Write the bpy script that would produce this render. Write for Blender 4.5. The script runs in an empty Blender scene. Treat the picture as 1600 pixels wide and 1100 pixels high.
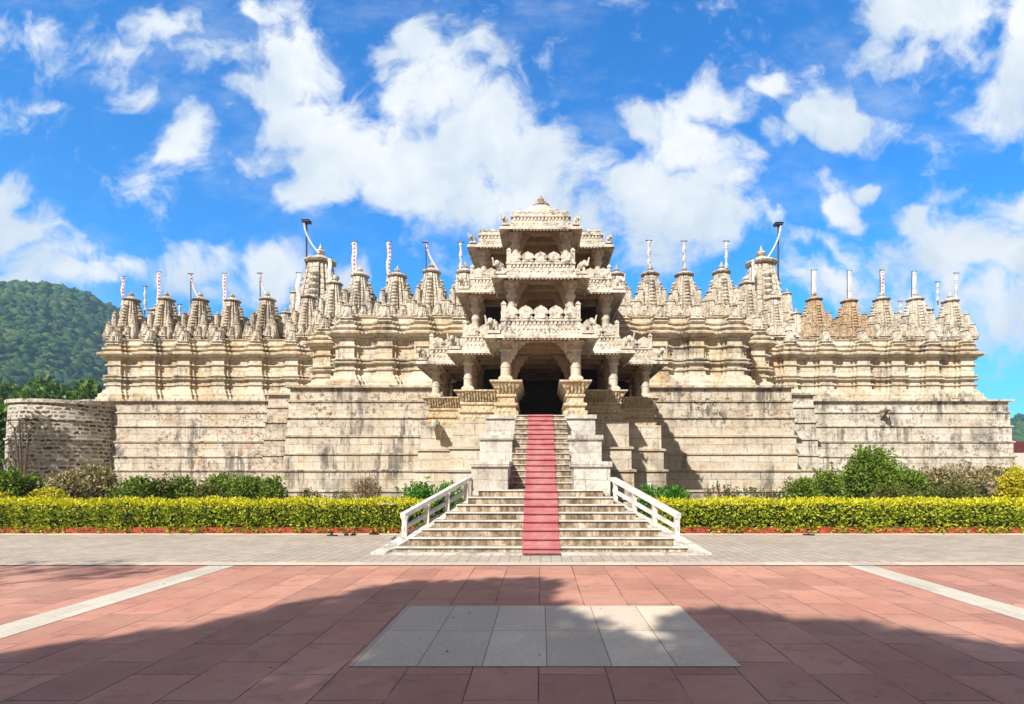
import bpy, math, random
import numpy as np
from mathutils import Vector

random.seed(7)
RNG = np.random.default_rng(11)
SC = bpy.context.scene
COL = SC.collection
R = math.radians

# ------------------------------------------------------------------ camera
EYE, FPX, VX, VY = 1.9, 870.0, 845.0, 735.0      # eye height, focal length in photo pixels, vanishing point
def at(px, py, Y):                                # photo pixel seen at depth Y -> point in the place
    return Vector(((px-VX)/FPX*Y, Y, EYE+(VY-py)/FPX*Y))
cam = bpy.data.cameras.new('camera')
cam.sensor_width = 36; cam.lens = FPX/1600*36
cam.shift_x = -(VX-800)/1600; cam.shift_y = (VY-550)/1600
cam.clip_end = 6000
camo = bpy.data.objects.new('camera', cam); COL.objects.link(camo)
camo.location = (0, 0, EYE); camo.rotation_euler = (R(90), 0, 0)
SC.camera = camo

# ------------------------------------------------------------------ light
SUN = Vector((0.50, 0.90, -0.88)).normalized()    # way the sunlight travels
SUN_EL = math.asin(-SUN.z)
SUN_AZ = math.atan2(-SUN.x, -SUN.y)               # compass angle of the sun from +Y
sl = bpy.data.lights.new('sun', 'SUN'); sl.energy = 5.0; sl.angle = R(0.8); sl.color = (1, 0.955, 0.88)
so = bpy.data.objects.new('sun', sl); COL.objects.link(so)
so.rotation_euler = SUN.to_track_quat('-Z', 'Y').to_euler(); so.location = (-20, -30, 40)
SC.view_settings.view_transform = 'Standard'; SC.view_settings.look = 'None'
SC.view_settings.exposure = 0.72; SC.view_settings.gamma = 1.0
SC.view_settings.use_curve_mapping = False
SC.render.engine = 'CYCLES'
SC.cycles.use_denoising = True
SC.cycles.max_bounces = 6; SC.cycles.transparent_max_bounces = 4

# ------------------------------------------------------------------ sky with clouds (by direction only)
class NT:
    def __init__(s, nt): s.nt = nt; s.n = nt.nodes; s.l = nt.links
    def node(s, t, **kw):
        n = s.n.new(t)
        for k, v in kw.items(): setattr(n, k, v)
        return n
    def put(s, sock, v):
        if isinstance(v, bpy.types.NodeSocket): s.l.new(v, sock)
        elif v is not None: sock.default_value = v
    def math(s, op, a, b=None, c=None, clamp=False):
        n = s.node('ShaderNodeMath', operation=op, use_clamp=clamp)
        for i, v in enumerate((a, b, c)):
            if v is not None: s.put(n.inputs[i], v)
        return n.outputs[0]
    def vmath(s, op, a, b=None, out=0):
        n = s.node('ShaderNodeVectorMath', operation=op)
        s.put(n.inputs[0], a)
        if b is not None: s.put(n.inputs[1], b)
        return n.outputs[out]
    def noise(s, vec, scale, detail=4, rough=0.55, dist=0.0, out='Fac'):
        n = s.node('ShaderNodeTexNoise'); s.put(n.inputs['Vector'], vec)
        n.inputs['Scale'].default_value = scale; n.inputs['Detail'].default_value = detail
        n.inputs['Roughness'].default_value = rough; n.inputs['Distortion'].default_value = dist
        return n.outputs[out]
    def ramp(s, fac, stops, interp='LINEAR'):
        n = s.node('ShaderNodeValToRGB'); s.put(n.inputs[0], fac)
        cr = n.color_ramp; cr.interpolation = interp
        while len(cr.elements) < len(stops): cr.elements.new(0.5)
        for e, (p, c) in zip(cr.elements, stops):
            e.position = p; e.color = (*c, 1) if len(c) == 3 else c
        return n.outputs[0]
    def mix(s, fac, a, b, mode='MIX'):
        n = s.node('ShaderNodeMix', data_type='RGBA', blend_type=mode, clamp_factor=True)
        s.put(n.inputs[0], fac)
        s.put(n.inputs[6], (*a, 1) if isinstance(a, tuple) and len(a) == 3 else a)
        s.put(n.inputs[7], (*b, 1) if isinstance(b, tuple) and len(b) == 3 else b)
        return n.outputs[2]
    def smooth(s, v, lo, hi, a=0.0, b=1.0):
        n = s.node('ShaderNodeMapRange', interpolation_type='SMOOTHSTEP')
        s.put(n.inputs[0], v)
        for i, k in enumerate((lo, hi, a, b)): n.inputs[1+i].default_value = k
        return n.outputs[0]
    def scalevec(s, v, sc):
        return s.vmath('MULTIPLY', v, sc)

CLOUDS = [  # px, py, rx, ry, weight: where each billow stands, as directions
 (470,95,66,60,1.0),(440,140,60,50,1.0),(480,190,78,72,1.05),(520,250,100,62,1.05),(485,300,62,44,1.0),(375,130,38,24,.75),(420,258,56,26,.7),(560,215,50,40,.7),
 (650,75,46,52,1.0),(640,140,42,62,1.0),(690,150,75,75,1.05),(745,220,100,80,1.05),(840,262,85,66,.95),(690,270,110,60,1.0),(800,310,120,55,.85),(620,300,90,45,.9),
 (760,110,40,50,.7),(880,300,90,50,.7),(700,320,120,36,.75),
 (920,270,70,60,.7),(1000,190,46,36,.85),(1060,185,50,40,.7),(1120,160,56,36,.9),(1070,225,80,46,.85),(1130,262,62,58,1.0),(985,275,70,38,.95),(1050,320,140,60,.95),
 (930,340,110,50,.75),(1290,178,64,34,1.0),(1210,200,50,26,.65),(1190,340,26,34,.65),(1040,385,120,40,.6),
 (55,35,62,40,.62),(150,60,80,42,.60),(260,25,90,34,.66),(215,140,34,28,.60),(420,15,95,28,.62),(330,80,70,36,.52),(180,105,60,24,.5),
 (300,205,36,44,.85),(295,240,30,24,.8),(345,165,18,12,.6),(285,175,20,16,.6),
 (15,305,50,34,1.0),(40,360,66,50,.85),(70,400,90,40,.75),(130,430,90,26,1.0),(20,440,60,34,.9),
 (330,415,60,34,.72),(425,425,46,38,.95),(545,445,24,26,.9),(250,440,60,24,.6),(390,455,80,26,.7),
 (1440,25,88,50,1.0),(1400,80,70,34,.72),(1480,95,70,50,.62),(1590,120,46,60,1.0),(1575,175,60,60,1.0),(1610,40,34,60,1.0),
 (1570,385,85,66,.95),(1475,410,75,54,.9),(1395,410,76,44,.85),(1500,330,40,24,.5),(1595,335,54,36,1.0),(1290,445,90,36,.6),(1550,470,90,60,.75),(1440,460,90,50,.7),(1310,370,40,20,.5),
 (1325,320,32,28,.95),(1372,293,26,16,.85),(1340,345,30,14,.6),(1218,120,26,18,.75),(1290,270,32,24,.6),(1440,345,44,20,.62),(80,152,36,14,.5),
 (1390,200,60,26,.5),(1600,262,26,34,.75),(1240,370,30,20,.5)]

def build_world():
    w = bpy.data.worlds.new('World'); SC.world = w; w.use_nodes = True
    g = NT(w.node_tree); g.n.clear()
    sky = g.node('ShaderNodeTexSky', sky_type='NISHITA'); sky.sun_disc = False
    sky.sun_elevation = SUN_EL; sky.sun_rotation = SUN_AZ
    sky.altitude = 400; sky.air_density = 1.0; sky.dust_density = 0.6; sky.ozone_density = 2.5
    d = g.node('ShaderNodeTexCoord').outputs['Generated']
    sp = g.node('ShaderNodeSeparateXYZ'); g.put(sp.inputs[0], d)
    ay = g.math('MAXIMUM', g.math('ABSOLUTE', sp.outputs[1]), 0.02)
    u = g.math('DIVIDE', sp.outputs[0], ay); v = g.math('DIVIDE', sp.outputs[2], ay)
    cb = g.node('ShaderNodeCombineXYZ'); g.put(cb.inputs[0], u); g.put(cb.inputs[1], v); uv = cb.outputs[0]
    warp = g.noise(uv, 3.2, 3, 0.5, 0, 'Color')
    uvw = g.vmath('ADD', uv, g.scalevec(g.vmath('SUBTRACT', warp, (0.5,0.5,0.5)), (0.15,0.15,0)))
    uvw = g.vmath('ADD', uvw, g.scalevec(g.vmath('SUBTRACT', g.noise(uv, 11, 3, 0.55, 0, 'Color'), (0.5,0.5,0.5)), (0.055,0.055,0)))
    def field(p):
        tot = None
        for (px, py, rx, ry, wt) in CLOUDS:
            c = ((px-VX)/FPX, (VY-py)/FPX, 0); k = (FPX/rx, FPX/ry, 0)
            q = g.scalevec(g.vmath('SUBTRACT', p, c), k)
            qq = g.vmath('DOT_PRODUCT', q, q, 1)
            e = g.math('MULTIPLY', g.math('POWER', 0.5, g.math('POWER', qq, 1.3)), wt)
            tot = e if tot is None else g.math('SMOOTH_MAX', tot, e, 0.15)
        return tot
    f = g.math('MULTIPLY', field(uvw), 1.0)
    n1 = g.noise(uvw, 6.5, 9, 0.62, 0.25); n2 = g.noise(uvw, 24, 6, 0.62)
    base = g.math('ADD', f, g.math('MULTIPLY', g.math('SUBTRACT', n1, 0.5), 2.35))
    base = g.math('ADD', base, g.math('MULTIPLY', g.math('SUBTRACT', n2, 0.5), 0.8))
    dens = g.smooth(base, 0.16, 0.86)
    wisp = g.math('MULTIPLY', g.smooth(g.noise(g.scalevec(uv, (1.0,1.8,1)), 2.6, 8, 0.66), 0.47, 0.82), 0.5)
    dens = g.math('MAXIMUM', dens, wisp)
    rear_fill = g.math('MULTIPLY', g.smooth(sp.outputs[1], 0.05, -0.25), g.smooth(g.noise(d, 2.6, 7, 0.6), 0.24, 0.40))
    high_fill = g.math('MULTIPLY', g.smooth(sp.outputs[2], 0.70, 0.84), g.smooth(g.noise(d, 3.0, 7, 0.6), 0.22, 0.38))
    rear_fill = g.math('MAXIMUM', rear_fill, high_fill)
    dens = g.math('MAXIMUM', dens, g.math('MULTIPLY', rear_fill, 0.95))       # unseen cloud behind and overhead, added for neutral fill light
    shade = g.smooth(g.noise(g.vmath('ADD', uvw, (0.03,-0.04,0)), 4.2, 5, 0.55), 0.36, 0.66)
    thick = g.smooth(base, 0.9, 1.5)
    ccol = g.mix(shade, (6.6,7.4,8.2), (9.4,9.45,9.5))
    ccol = g.mix(g.math('MULTIPLY', thick, 0.5), ccol, (9.9,9.9,9.9))
    hs = g.node('ShaderNodeHueSaturation'); g.put(hs.inputs['Color'], sky.outputs[0])
    hs.inputs['Saturation'].default_value = 1.32; hs.inputs['Value'].default_value = 1.0
    blue = g.mix(1.0, hs.outputs[0], (0.45,1.85,2.4), 'MULTIPLY')
    ccol = g.mix(g.math('MAXIMUM', g.smooth(sp.outputs[1], 0.0, -0.2), g.smooth(sp.outputs[2], 0.66, 0.78)), ccol, (3.4,2.75,2.2))  # warm tint for the added fill clouds
    col = g.mix(dens, blue, ccol)
    bg = g.node('ShaderNodeBackground'); g.put(bg.inputs[0], col); bg.inputs[1].default_value = 0.07
    out = g.node('ShaderNodeOutputWorld'); g.l.new(bg.outputs[0], out.inputs[0])
build_world()

# ------------------------------------------------------------------ materials
def newmat(name):
    m = bpy.data.materials.new(name); m.use_nodes = True
    g = NT(m.node_tree); g.n.clear()
    out = g.node('ShaderNodeOutputMaterial'); b = g.node('ShaderNodeBsdfPrincipled')
    g.l.new(b.outputs[0], out.inputs[0])
    b.inputs['Roughness'].default_value = 0.85; b.inputs['Specular IOR Level'].default_value = 0.25
    return m, g, b, out
def bump(g, b, h, strength, dist):
    n = g.node('ShaderNodeBump'); g.put(n.inputs['Height'], h)
    n.inputs['Strength'].default_value = strength; n.inputs['Distance'].default_value = dist
    g.l.new(n.outputs[0], b.inputs['Normal'])
def wpos(g): return g.node('ShaderNodeNewGeometry').outputs['Position']

def stone(name, c1, c2, stain=0.5, fine=0.25, block=None, orange=0.0, streak=0.5, mottle=2.2, mortar=(0.10,0.085,0.07), relief=0.0, band=None):
    m, g, b, _ = newmat(name); p = wpos(g)
    big = g.noise(p, 0.42, 5, 0.6); mid = g.noise(p, mottle, 6, 0.65); fin = g.noise(p, 14, 5, 0.7)
    col = g.mix(g.smooth(big, 0.38, 0.62), c1, c2)
    col = g.mix(g.math('MULTIPLY', g.smooth(mid, 0.30, 0.75), 0.35), col, tuple(x*1.18 for x in c1))
    h = g.math('ADD', g.math('MULTIPLY', mid, 0.6), g.math('MULTIPLY', fin, 0.4))
    if orange:
        o = g.smooth(g.noise(g.scalevec(p, (1,1,1.6)), 0.8, 5, 0.65), 0.50, 0.68)
        col = g.mix(g.math('MULTIPLY', o, orange), col, (0.50,0.27,0.095))
    if block:
        bw, bh, off, msize = block
        s = g.node('ShaderNodeSeparateXYZ'); g.put(s.inputs[0], p)
        c = g.node('ShaderNodeCombineXYZ')
        g.put(c.inputs[0], g.math('ADD', s.outputs[0], s.outputs[1])); g.put(c.inputs[1], s.outputs[2])
        wob = g.vmath('ADD', c.outputs[0], g.scalevec(g.vmath('SUBTRACT', g.noise(p, 3.0, 2, 0.5, 0, 'Color'), (.5,.5,.5)), (.12,.05,0)))
        br = g.node('ShaderNodeTexBrick', offset=off); g.put(br.inputs['Vector'], wob)
        br.inputs['Scale'].default_value = 1; br.inputs['Brick Width'].default_value = bw; br.inputs['Row Height'].default_value = bh
        br.inputs['Mortar Size'].default_value = msize; br.inputs['Mortar Smooth'].default_value = 0.4; br.inputs['Bias'].default_value = 0
        br.inputs['Color1'].default_value = (0.86,0.84,0.81,1); br.inputs['Color2'].default_value = (1.08,1.07,1.05,1)
        br.inputs['Mortar'].default_value = (0.95,0.95,0.95,1)
        col = g.mix(0.85, col, br.outputs['Color'], 'MULTIPLY')
        gap = g.math('MULTIPLY', br.outputs['Fac'], g.smooth(mid, 0.36, 0.60))
        col = g.mix(g.math('MULTIPLY', gap, 0.85), col, mortar)
        h = g.math('SUBTRACT', h, g.math('MULTIPLY', br.outputs['Fac'], 0.8))
    # rain streaks and lichen, shapes of their own
    st = g.noise(g.scalevec(p, (2.6,2.6,0.28)), 1.0, 6, 0.68)
    patch = g.smooth(g.noise(p, 0.55, 4, 0.6), 0.42, 0.66)
    stv = g.math('MULTIPLY', g.smooth(st, 0.445, 0.585), patch)
    col = g.mix(g.math('MULTIPLY', stv, streak), col, (0.085,0.078,0.07))
    sp = g.math('MULTIPLY', g.smooth(g.noise(p, 4.2, 9, 0.78), 0.485, 0.60), g.smooth(g.noise(p, 0.8, 4, 0.6), 0.38, 0.60, 0.25, 1.0))
    if band:         # lichen favours the upper courses
        zs = g.node('ShaderNodeSeparateXYZ'); g.put(zs.inputs[0], p)
        zz = g.math('ADD', zs.outputs[2], g.math('MULTIPLY', g.math('SUBTRACT', g.noise(p, 0.5, 3), 0.5), 3.0))
        sp = g.math('MULTIPLY', sp, g.smooth(zz, band[0], band[1], 0.30, 1.15))
    col = g.mix(g.math('MULTIPLY', sp, stain, clamp=True), col, (0.085,0.076,0.066))
    col = g.mix(fine, col, g.ramp(fin, [(0.3,(0.45,0.42,0.38)),(0.7,(1.15,1.13,1.1))]), 'MULTIPLY')
    g.put(b.inputs['Base Color'], col); b.inputs['Roughness'].default_value = 0.9
    if relief:       # shallow carving
        v = g.node('ShaderNodeTexVoronoi', feature='SMOOTH_F1'); g.put(v.inputs['Vector'], g.scalevec(p, (1,1,.7))); v.inputs['Scale'].default_value = 9.0
        h = g.math('SUBTRACT', h, g.math('MULTIPLY', v.outputs['Distance'], 2.2))
        bump(g, b, h, 0.9, relief)
    else: bump(g, b, h, 0.6, 0.05)
    return m

M = {}
M['cream']  = stone('cream_carved_stone', (0.67,0.615,0.525), (0.59,0.52,0.41), 0.75, 0.6, None, 0.20, 0.5, 3.0, relief=0.035)
M['grey']   = stone('weathered_grey_stone', (0.63,0.56,0.46), (0.53,0.45,0.35), 0.85, 0.6, None, 0.10, 0.6, 3.5, relief=0.035)
M['brown']  = stone('brown_stained_stone', (0.56,0.45,0.32), (0.50,0.36,0.23), 0.60, 0.6, None, 0.45, 0.4, 3.0, relief=0.035)
M['pale']   = stone('pale_carved_stone', (0.68,0.63,0.55), (0.60,0.54,0.44), 0.85, 0.55, None, 0.12, 0.45, 3.0, relief=0.02)
M['gold']   = stone('golden_carved_stone', (0.61,0.51,0.35), (0.55,0.44,0.28), 0.35, 0.5, None, 0.5, 0.2, 3.0, relief=0.04)
M['white']  = stone('whitewashed_stone', (0.60,0.575,0.53), (0.54,0.51,0.455), 0.55, 0.35, (1.15,0.41,0.5,0.007), 0.10, 0.5, 2.0)
M['upper']  = stone('pale_ashlar_stone', (0.67,0.615,0.51), (0.61,0.51,0.36), 0.50, 0.4, (0.9,0.42,0.5,0.010), 0.50, 0.65, 2.5)
M['base']   = stone('stained_block_wall', (0.64,0.585,0.50), (0.57,0.49,0.385), 0.86, 0.55, (1.3,0.47,0.41,0.012), 0.38, 0.85, 2.2, band=(3.4,5.0))
M['basel']  = stone('grey_stained_block_wall', (0.64,0.575,0.49), (0.56,0.485,0.39), 0.86, 0.55, (1.3,0.47,0.41,0.012), 0.38, 0.85, 2.2)
M['basew']  = stone('bleached_block_wall', (0.66,0.62,0.55), (0.60,0.55,0.46), 0.80, 0.55, (1.5,0.47,0.43,0.010), 0.16, 0.85, 2.2)
M['shaft']  = stone('smooth_pillar_stone', (0.62,0.56,0.46), (0.56,0.48,0.36), 0.35, 0.35, None, 0.15, 0.3, 3.0)
M['porch']  = stone('shaded_porch_stone', (0.40,0.31,0.21), (0.32,0.235,0.15), 0.35, 0.4, None, 0.2, 0.4, 3.0)  # shade inside the porch put into a darker stone colour
M['dark']   = stone('shade_dark_stone', (0.045,0.036,0.027), (0.03,0.024,0.018), 0.3, 0.3, None, 0.0, 0.3, 3.0)  # deep shade of the hall put into a near black stone colour

def rubble():
    m, g, b, _ = newmat('rubble_masonry'); p = wpos(g)
    sp = g.node('ShaderNodeSeparateXYZ'); g.put(sp.inputs[0], g.vmath('SUBTRACT', p, (-30.7, 36.4, 0)))
    ang = g.math('MULTIPLY', g.math('ARCTAN2', sp.outputs[0], g.math('MULTIPLY', sp.outputs[1], -1.0)), 3.1)
    c = g.node('ShaderNodeCombineXYZ'); g.put(c.inputs[0], ang); g.put(c.inputs[1], sp.outputs[2])
    q = g.vmath('ADD', c.outputs[0], g.scalevec(g.vmath('SUBTRACT', g.noise(p, 1.9, 5, 0.7, 0, 'Color'), (.5,.5,.5)), (0.62,0.36,0)))
    br = g.node('ShaderNodeTexBrick', offset=0.47, squash=0.75, squash_frequency=3); g.put(br.inputs['Vector'], q)
    br.inputs['Scale'].default_value = 1; br.inputs['Brick Width'].default_value = 0.44; br.inputs['Row Height'].default_value = 0.24
    br.inputs['Mortar Size'].default_value = 0.065; br.inputs['Mortar Smooth'].default_value = 0.6
    br.inputs['Color1'].default_value = (0.045,0.038,0.032,1); br.inputs['Color2'].default_value = (0.50,0.44,0.36,1); br.inputs['Mortar'].default_value = (0.5,0.45,0.37,1)
    n = g.noise(p, 7, 7, 0.72)
    mort = g.mix(g.smooth(g.noise(p, 1.0, 5, 0.6), 0.35, 0.65), (0.68,0.62,0.52), (0.50,0.45,0.37))
    edge = g.smooth(g.math('ADD', br.outputs['Fac'], g.math('MULTIPLY', g.math('SUBTRACT', n, 0.5), 1.6)), 0.15, 0.7)
    col = g.mix(edge, br.outputs['Color'], mort)
    col = g.mix(0.6, col, g.ramp(n, [(0.3,(0.5,0.48,0.45)),(0.7,(1.15,1.13,1.1))]), 'MULTIPLY')
    g.put(b.inputs['Base Color'], col)
    bump(g, b, g.math('SUBTRACT', n, g.math('MULTIPLY', edge, -0.6)), 0.6, 0.05)
    return m
M['rubble'] = rubble()

def plain(name, c, rough=0.6, var=0.15, scale=6.0, bumpd=0.0, metal=0):
    m, g, b, _ = newmat(name); p = wpos(g); n = g.noise(p, scale, 5, 0.65)
    col = g.mix(1.0, c, g.ramp(n, [(0.25,(1-var*2,)*3),(0.75,(1+var,)*3)]), 'MULTIPLY')
    g.put(b.inputs['Base Color'], col); b.inputs['Roughness'].default_value = rough; b.inputs['Metallic'].default_value = metal
    if bumpd: bump(g, b, n, 0.5, bumpd)
    return m
M['paint']  = plain('white_painted_concrete', (0.60,0.58,0.535), 0.65, 0.2, 3.5, 0.008)
M['pole']   = plain('dark_pole_metal', (0.07,0.06,0.07), 0.5, 0.2)
M['wbanner']= plain('white_banner_cloth', (0.64,0.60,0.58), 0.9, 0.08)
M['kerb']   = plain('red_painted_kerb', (0.36,0.06,0.035), 0.8, 0.45, 5, 0.006)
M['bark']   = plain('tree_bark', (0.14,0.10,0.07), 0.9, 0.4, 12, 0.02)
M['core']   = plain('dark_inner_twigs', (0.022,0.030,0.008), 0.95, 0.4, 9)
M['sandal'] = plain('dark_sandal_rubber', (0.025,0.022,0.022), 0.6, 0.2)
M['bsandal']= plain('blue_sandal_rubber', (0.03,0.06,0.18), 0.5, 0.2)
M['maroon'] = plain('maroon_painted_wall', (0.13,0.035,0.03), 0.8, 0.2)
M['pink']   = plain('pale_pink_plaster', (0.62,0.54,0.48), 0.8, 0.12)
M['roof']   = plain('brown_roof_sheet', (0.20,0.14,0.09), 0.8, 0.3)

def soil():
    m, g, b, _ = newmat('garden_soil'); p = wpos(g)
    n = g.noise(p, 1.5, 6, 0.65)
    g.put(b.inputs['Base Color'], g.ramp(n, [(0.3,(0.10,0.075,0.045)),(0.6,(0.16,0.12,0.07)),(0.75,(0.06,0.08,0.025))]))
    bump(g, b, n, 0.6, 0.06); return m
M['soil'] = soil()

def plaza():
    m, g, b, _ = newmat('red_sandstone_paving'); p = wpos(g)
    s = g.node('ShaderNodeSeparateXYZ'); g.put(s.inputs[0], p)
    wob = g.noise(p, 1.1, 2, 0.5, 0, 'Color')
    c = g.node('ShaderNodeCombineXYZ')
    g.put(c.inputs[0], s.outputs[1]); g.put(c.inputs[1], g.math('ADD', s.outputs[0], 0.02))
    q = g.vmath('ADD', c.outputs[0], g.scalevec(g.vmath('SUBTRACT', wob, (.5,.5,.5)), (.05,.035,0)))
    br = g.node('ShaderNodeTexBrick', offset=0.37); g.put(br.inputs['Vector'], q)
    br.inputs['Scale'].default_value = 1; br.inputs['Brick Width'].default_value = 0.92; br.inputs['Row Height'].default_value = 0.63
    br.inputs['Mortar Size'].default_value = 0.008; br.inputs['Mortar Smooth'].default_value = 0.3
    br.inputs['Color1'].default_value = (0.84,0.81,0.80,1); br.inputs['Color2'].default_value = (1.15,1.11,1.09,1); br.inputs['Mortar'].default_value = (1,1,1,1)
    big = g.noise(p, 0.7, 6, 0.6); fin = g.noise(p, 25, 5, 0.7); mid = g.noise(p, 3.5, 6, 0.65)
    col = g.mix(g.smooth(big, 0.35, 0.65), (0.45,0.215,0.155), (0.51,0.275,0.20))
    col = g.mix(1.0, col, br.outputs['Color'], 'MULTIPLY')
    col = g.mix(g.math('MULTIPLY', g.smooth(mid, 0.50, 0.72), 0.5), col, (0.22,0.125,0.105))
    col = g.mix(g.math('MULTIPLY', g.smooth(g.noise(p, 1.9, 7, 0.7), 0.62, 0.75), 0.45), col, (0.55,0.42,0.36))
    gap = g.math('MULTIPLY', br.outputs['Fac'], g.smooth(g.noise(p, 1.3, 4, 0.6), 0.34, 0.58, 0.2, 1.0))
    col = g.mix(gap, col, (0.10,0.06,0.055))
    col = g.mix(0.5, col, g.ramp(fin, [(0.3,(0.75,0.74,0.74)),(0.7,(1.1,1.1,1.1))]), 'MULTIPLY')
    g.put(b.inputs['Base Color'], col); b.inputs['Roughness'].default_value = 0.7
    bump(g, b, g.math('SUBTRACT', g.math('MULTIPLY', mid, 0.4), br.outputs['Fac']), 0.35, 0.012)
    return m
M['plaza'] = plaza()

def slabs(name, ca, cb_, w, h, off, msize, mort, x0=0.0, y0=0.0):
    m, g, b, _ = newmat(name); p = g.vmath('SUBTRACT', wpos(g), (x0, y0, 0))
    s = g.node('ShaderNodeSeparateXYZ'); g.put(s.inputs[0], p)
    c = g.node('ShaderNodeCombineXYZ'); g.put(c.inputs[0], s.outputs[1]); g.put(c.inputs[1], s.outputs[0])
    br = g.node('ShaderNodeTexBrick', offset=off); g.put(br.inputs['Vector'], c.outputs[0])
    br.inputs['Scale'].default_value = 1; br.inputs['Brick Width'].default_value = h; br.inputs['Row Height'].default_value = w
    br.inputs['Mortar Size'].default_value = msize; br.inputs['Mortar Smooth'].default_value = 0.2
    br.inputs['Color1'].default_value = (0.86,0.86,0.86,1); br.inputs['Color2'].default_value = (1.1,1.1,1.08,1); br.inputs['Mortar'].default_value = (1,1,1,1)
    big = g.noise(p, 0.8, 6, 0.65); fin = g.noise(p, 18, 6, 0.7)
    col = g.mix(g.smooth(big, 0.35, 0.65), ca, cb_)
    col = g.mix(1.0, col, br.outputs['Color'], 'MULTIPLY')
    col = g.mix(g.math('MULTIPLY', br.outputs['Fac'], 0.9), col, mort)
    col = g.mix(0.6, col, g.ramp(fin, [(0.3,(0.72,0.71,0.70)),(0.7,(1.12,1.12,1.12))]), 'MULTIPLY')
    g.put(b.inputs['Base Color'], col)
    bump(g, b, g.math('SUBTRACT', g.math('MULTIPLY', fin, 0.5), br.outputs['Fac']), 0.5, 0.012)
    return m
M['panel'] = slabs('pale_stone_slabs', (0.64,0.53,0.41), (0.70,0.585,0.46), 0.63, 1.2, 0.0, 0.006, (0.22,0.18,0.14), -1.83, 5.38)
M['strip'] = slabs('pale_border_stone', (0.52,0.47,0.39), (0.58,0.53,0.45), 0.9, 0.9, 0.3, 0.004, (0.35,0.31,0.27))
M['paver'] = slabs('grey_interlocking_pavers', (0.42,0.355,0.29), (0.50,0.425,0.35), 0.22, 0.13, 0.5, 0.010, (0.22,0.185,0.16))

def riser():
    m, g, b, _ = newmat('brown_stone_riser'); p = wpos(g)
    s = g.node('ShaderNodeSeparateXYZ'); g.put(s.inputs[0], p)
    c = g.node('ShaderNodeCombineXYZ'); g.put(c.inputs[0], s.outputs[0]); g.put(c.inputs[1], s.outputs[1])
    n1 = g.noise(g.scalevec(p, (7,7,3.2)), 1.0, 7, 0.75); n2 = g.noise(p, 1.4, 4, 0.6); fin = g.noise(p, 30, 4, 0.7)
    col = g.mix(g.smooth(n1, 0.38, 0.58), (0.50,0.43,0.335), (0.20,0.15,0.10))
    col = g.mix(g.math('MULTIPLY', g.smooth(n2, 0.54, 0.70), 0.6), col, (0.52,0.47,0.40))
    col = g.mix(0.5, col, g.ramp(fin, [(0.3,(0.6,0.58,0.55)),(0.7,(1.15,1.15,1.15))]), 'MULTIPLY')
    sb = g.node('ShaderNodeSeparateXYZ'); g.put(sb.inputs[0], p)
    cc = g.node('ShaderNodeCombineXYZ'); g.put(cc.inputs[0], sb.outputs[0]); g.put(cc.inputs[1], g.math('ADD', sb.outputs[1], g.math('MULTIPLY', sb.outputs[2], 0.02)))
    br = g.node('ShaderNodeTexBrick', offset=0.43); g.put(br.inputs['Vector'], g.vmath('ADD', cc.outputs[0], g.scalevec(g.noise(p, 2.5, 2, 0.5, 0, 'Color'), (.14,0,0))))
    br.inputs['Scale'].default_value = 1; br.inputs['Brick Width'].default_value = 0.27; br.inputs['Row Height'].default_value = 0.29
    br.inputs['Mortar Size'].default_value = 0.012; br.inputs['Mortar Smooth'].default_value = 0.3
    br.inputs['Color1'].default_value = (0.62,0.56,0.50,1); br.inputs['Color2'].default_value = (1.35,1.32,1.28,1); br.inputs['Mortar'].default_value = (0.7,0.66,0.6,1)
    col = g.mix(0.9, col, br.outputs['Color'], 'MULTIPLY')
    g.put(b.inputs['Base Color'], col); bump(g, b, n1, 0.4, 0.02); return m
M['riser'] = riser()

def carpet():
    m, g, b, _ = newmat('red_carpet_cloth'); p = wpos(g)
    n = g.noise(p, 2.2, 5, 0.6); f = g.noise(p, 60, 3, 0.7)
    sx = g.node('ShaderNodeSeparateXYZ'); g.put(sx.inputs[0], p)
    worn = g.math('MULTIPLY', g.smooth(g.math('ABSOLUTE', sx.outputs[0]), 0.36, 0.05), g.smooth(g.noise(g.scalevec(p,(2,1,1)), 1.6, 5, 0.65), 0.35, 0.65))
    col = g.mix(g.smooth(n, 0.35, 0.7), (0.42,0.125,0.14), (0.49,0.21,0.215))
    col = g.mix(g.math('MULTIPLY', worn, 0.55), col, (0.47,0.27,0.25))
    col = g.mix(0.4, col, g.ramp(f, [(0.3,(0.7,0.68,0.68)),(0.7,(1.15,1.15,1.15))]), 'MULTIPLY')
    g.put(b.inputs['Base Color'], col); b.inputs['Roughness'].default_value = 0.95
    bump(g, b, g.noise(g.scalevec(p,(1,3,3)), 5, 3), 0.5, 0.03); return m
M['carpet'] = carpet()

def banner():
    m, g, b, _ = newmat('red_and_white_banner_cloth')
    p = g.node('ShaderNodeTexCoord').outputs['Object']
    s = g.node('ShaderNodeSeparateXYZ'); g.put(s.inputs[0], p)
    wv = g.math('SINE', g.math('MULTIPLY', s.outputs[2], 26.0)); 
    inside = g.math('LESS_THAN', g.math('ABSOLUTE', g.math('SUBTRACT', s.outputs[0], 0.13)), 0.055)
    k = g.math('MULTIPLY', g.smooth(wv, -0.1, 0.2), inside)
    col = g.mix(k, (0.64,0.57,0.56), (0.50,0.11,0.13))
    g.put(b.inputs['Base Color'], col); b.inputs['Roughness'].default_value = 0.9; return m
M['rbanner'] = banner()

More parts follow.
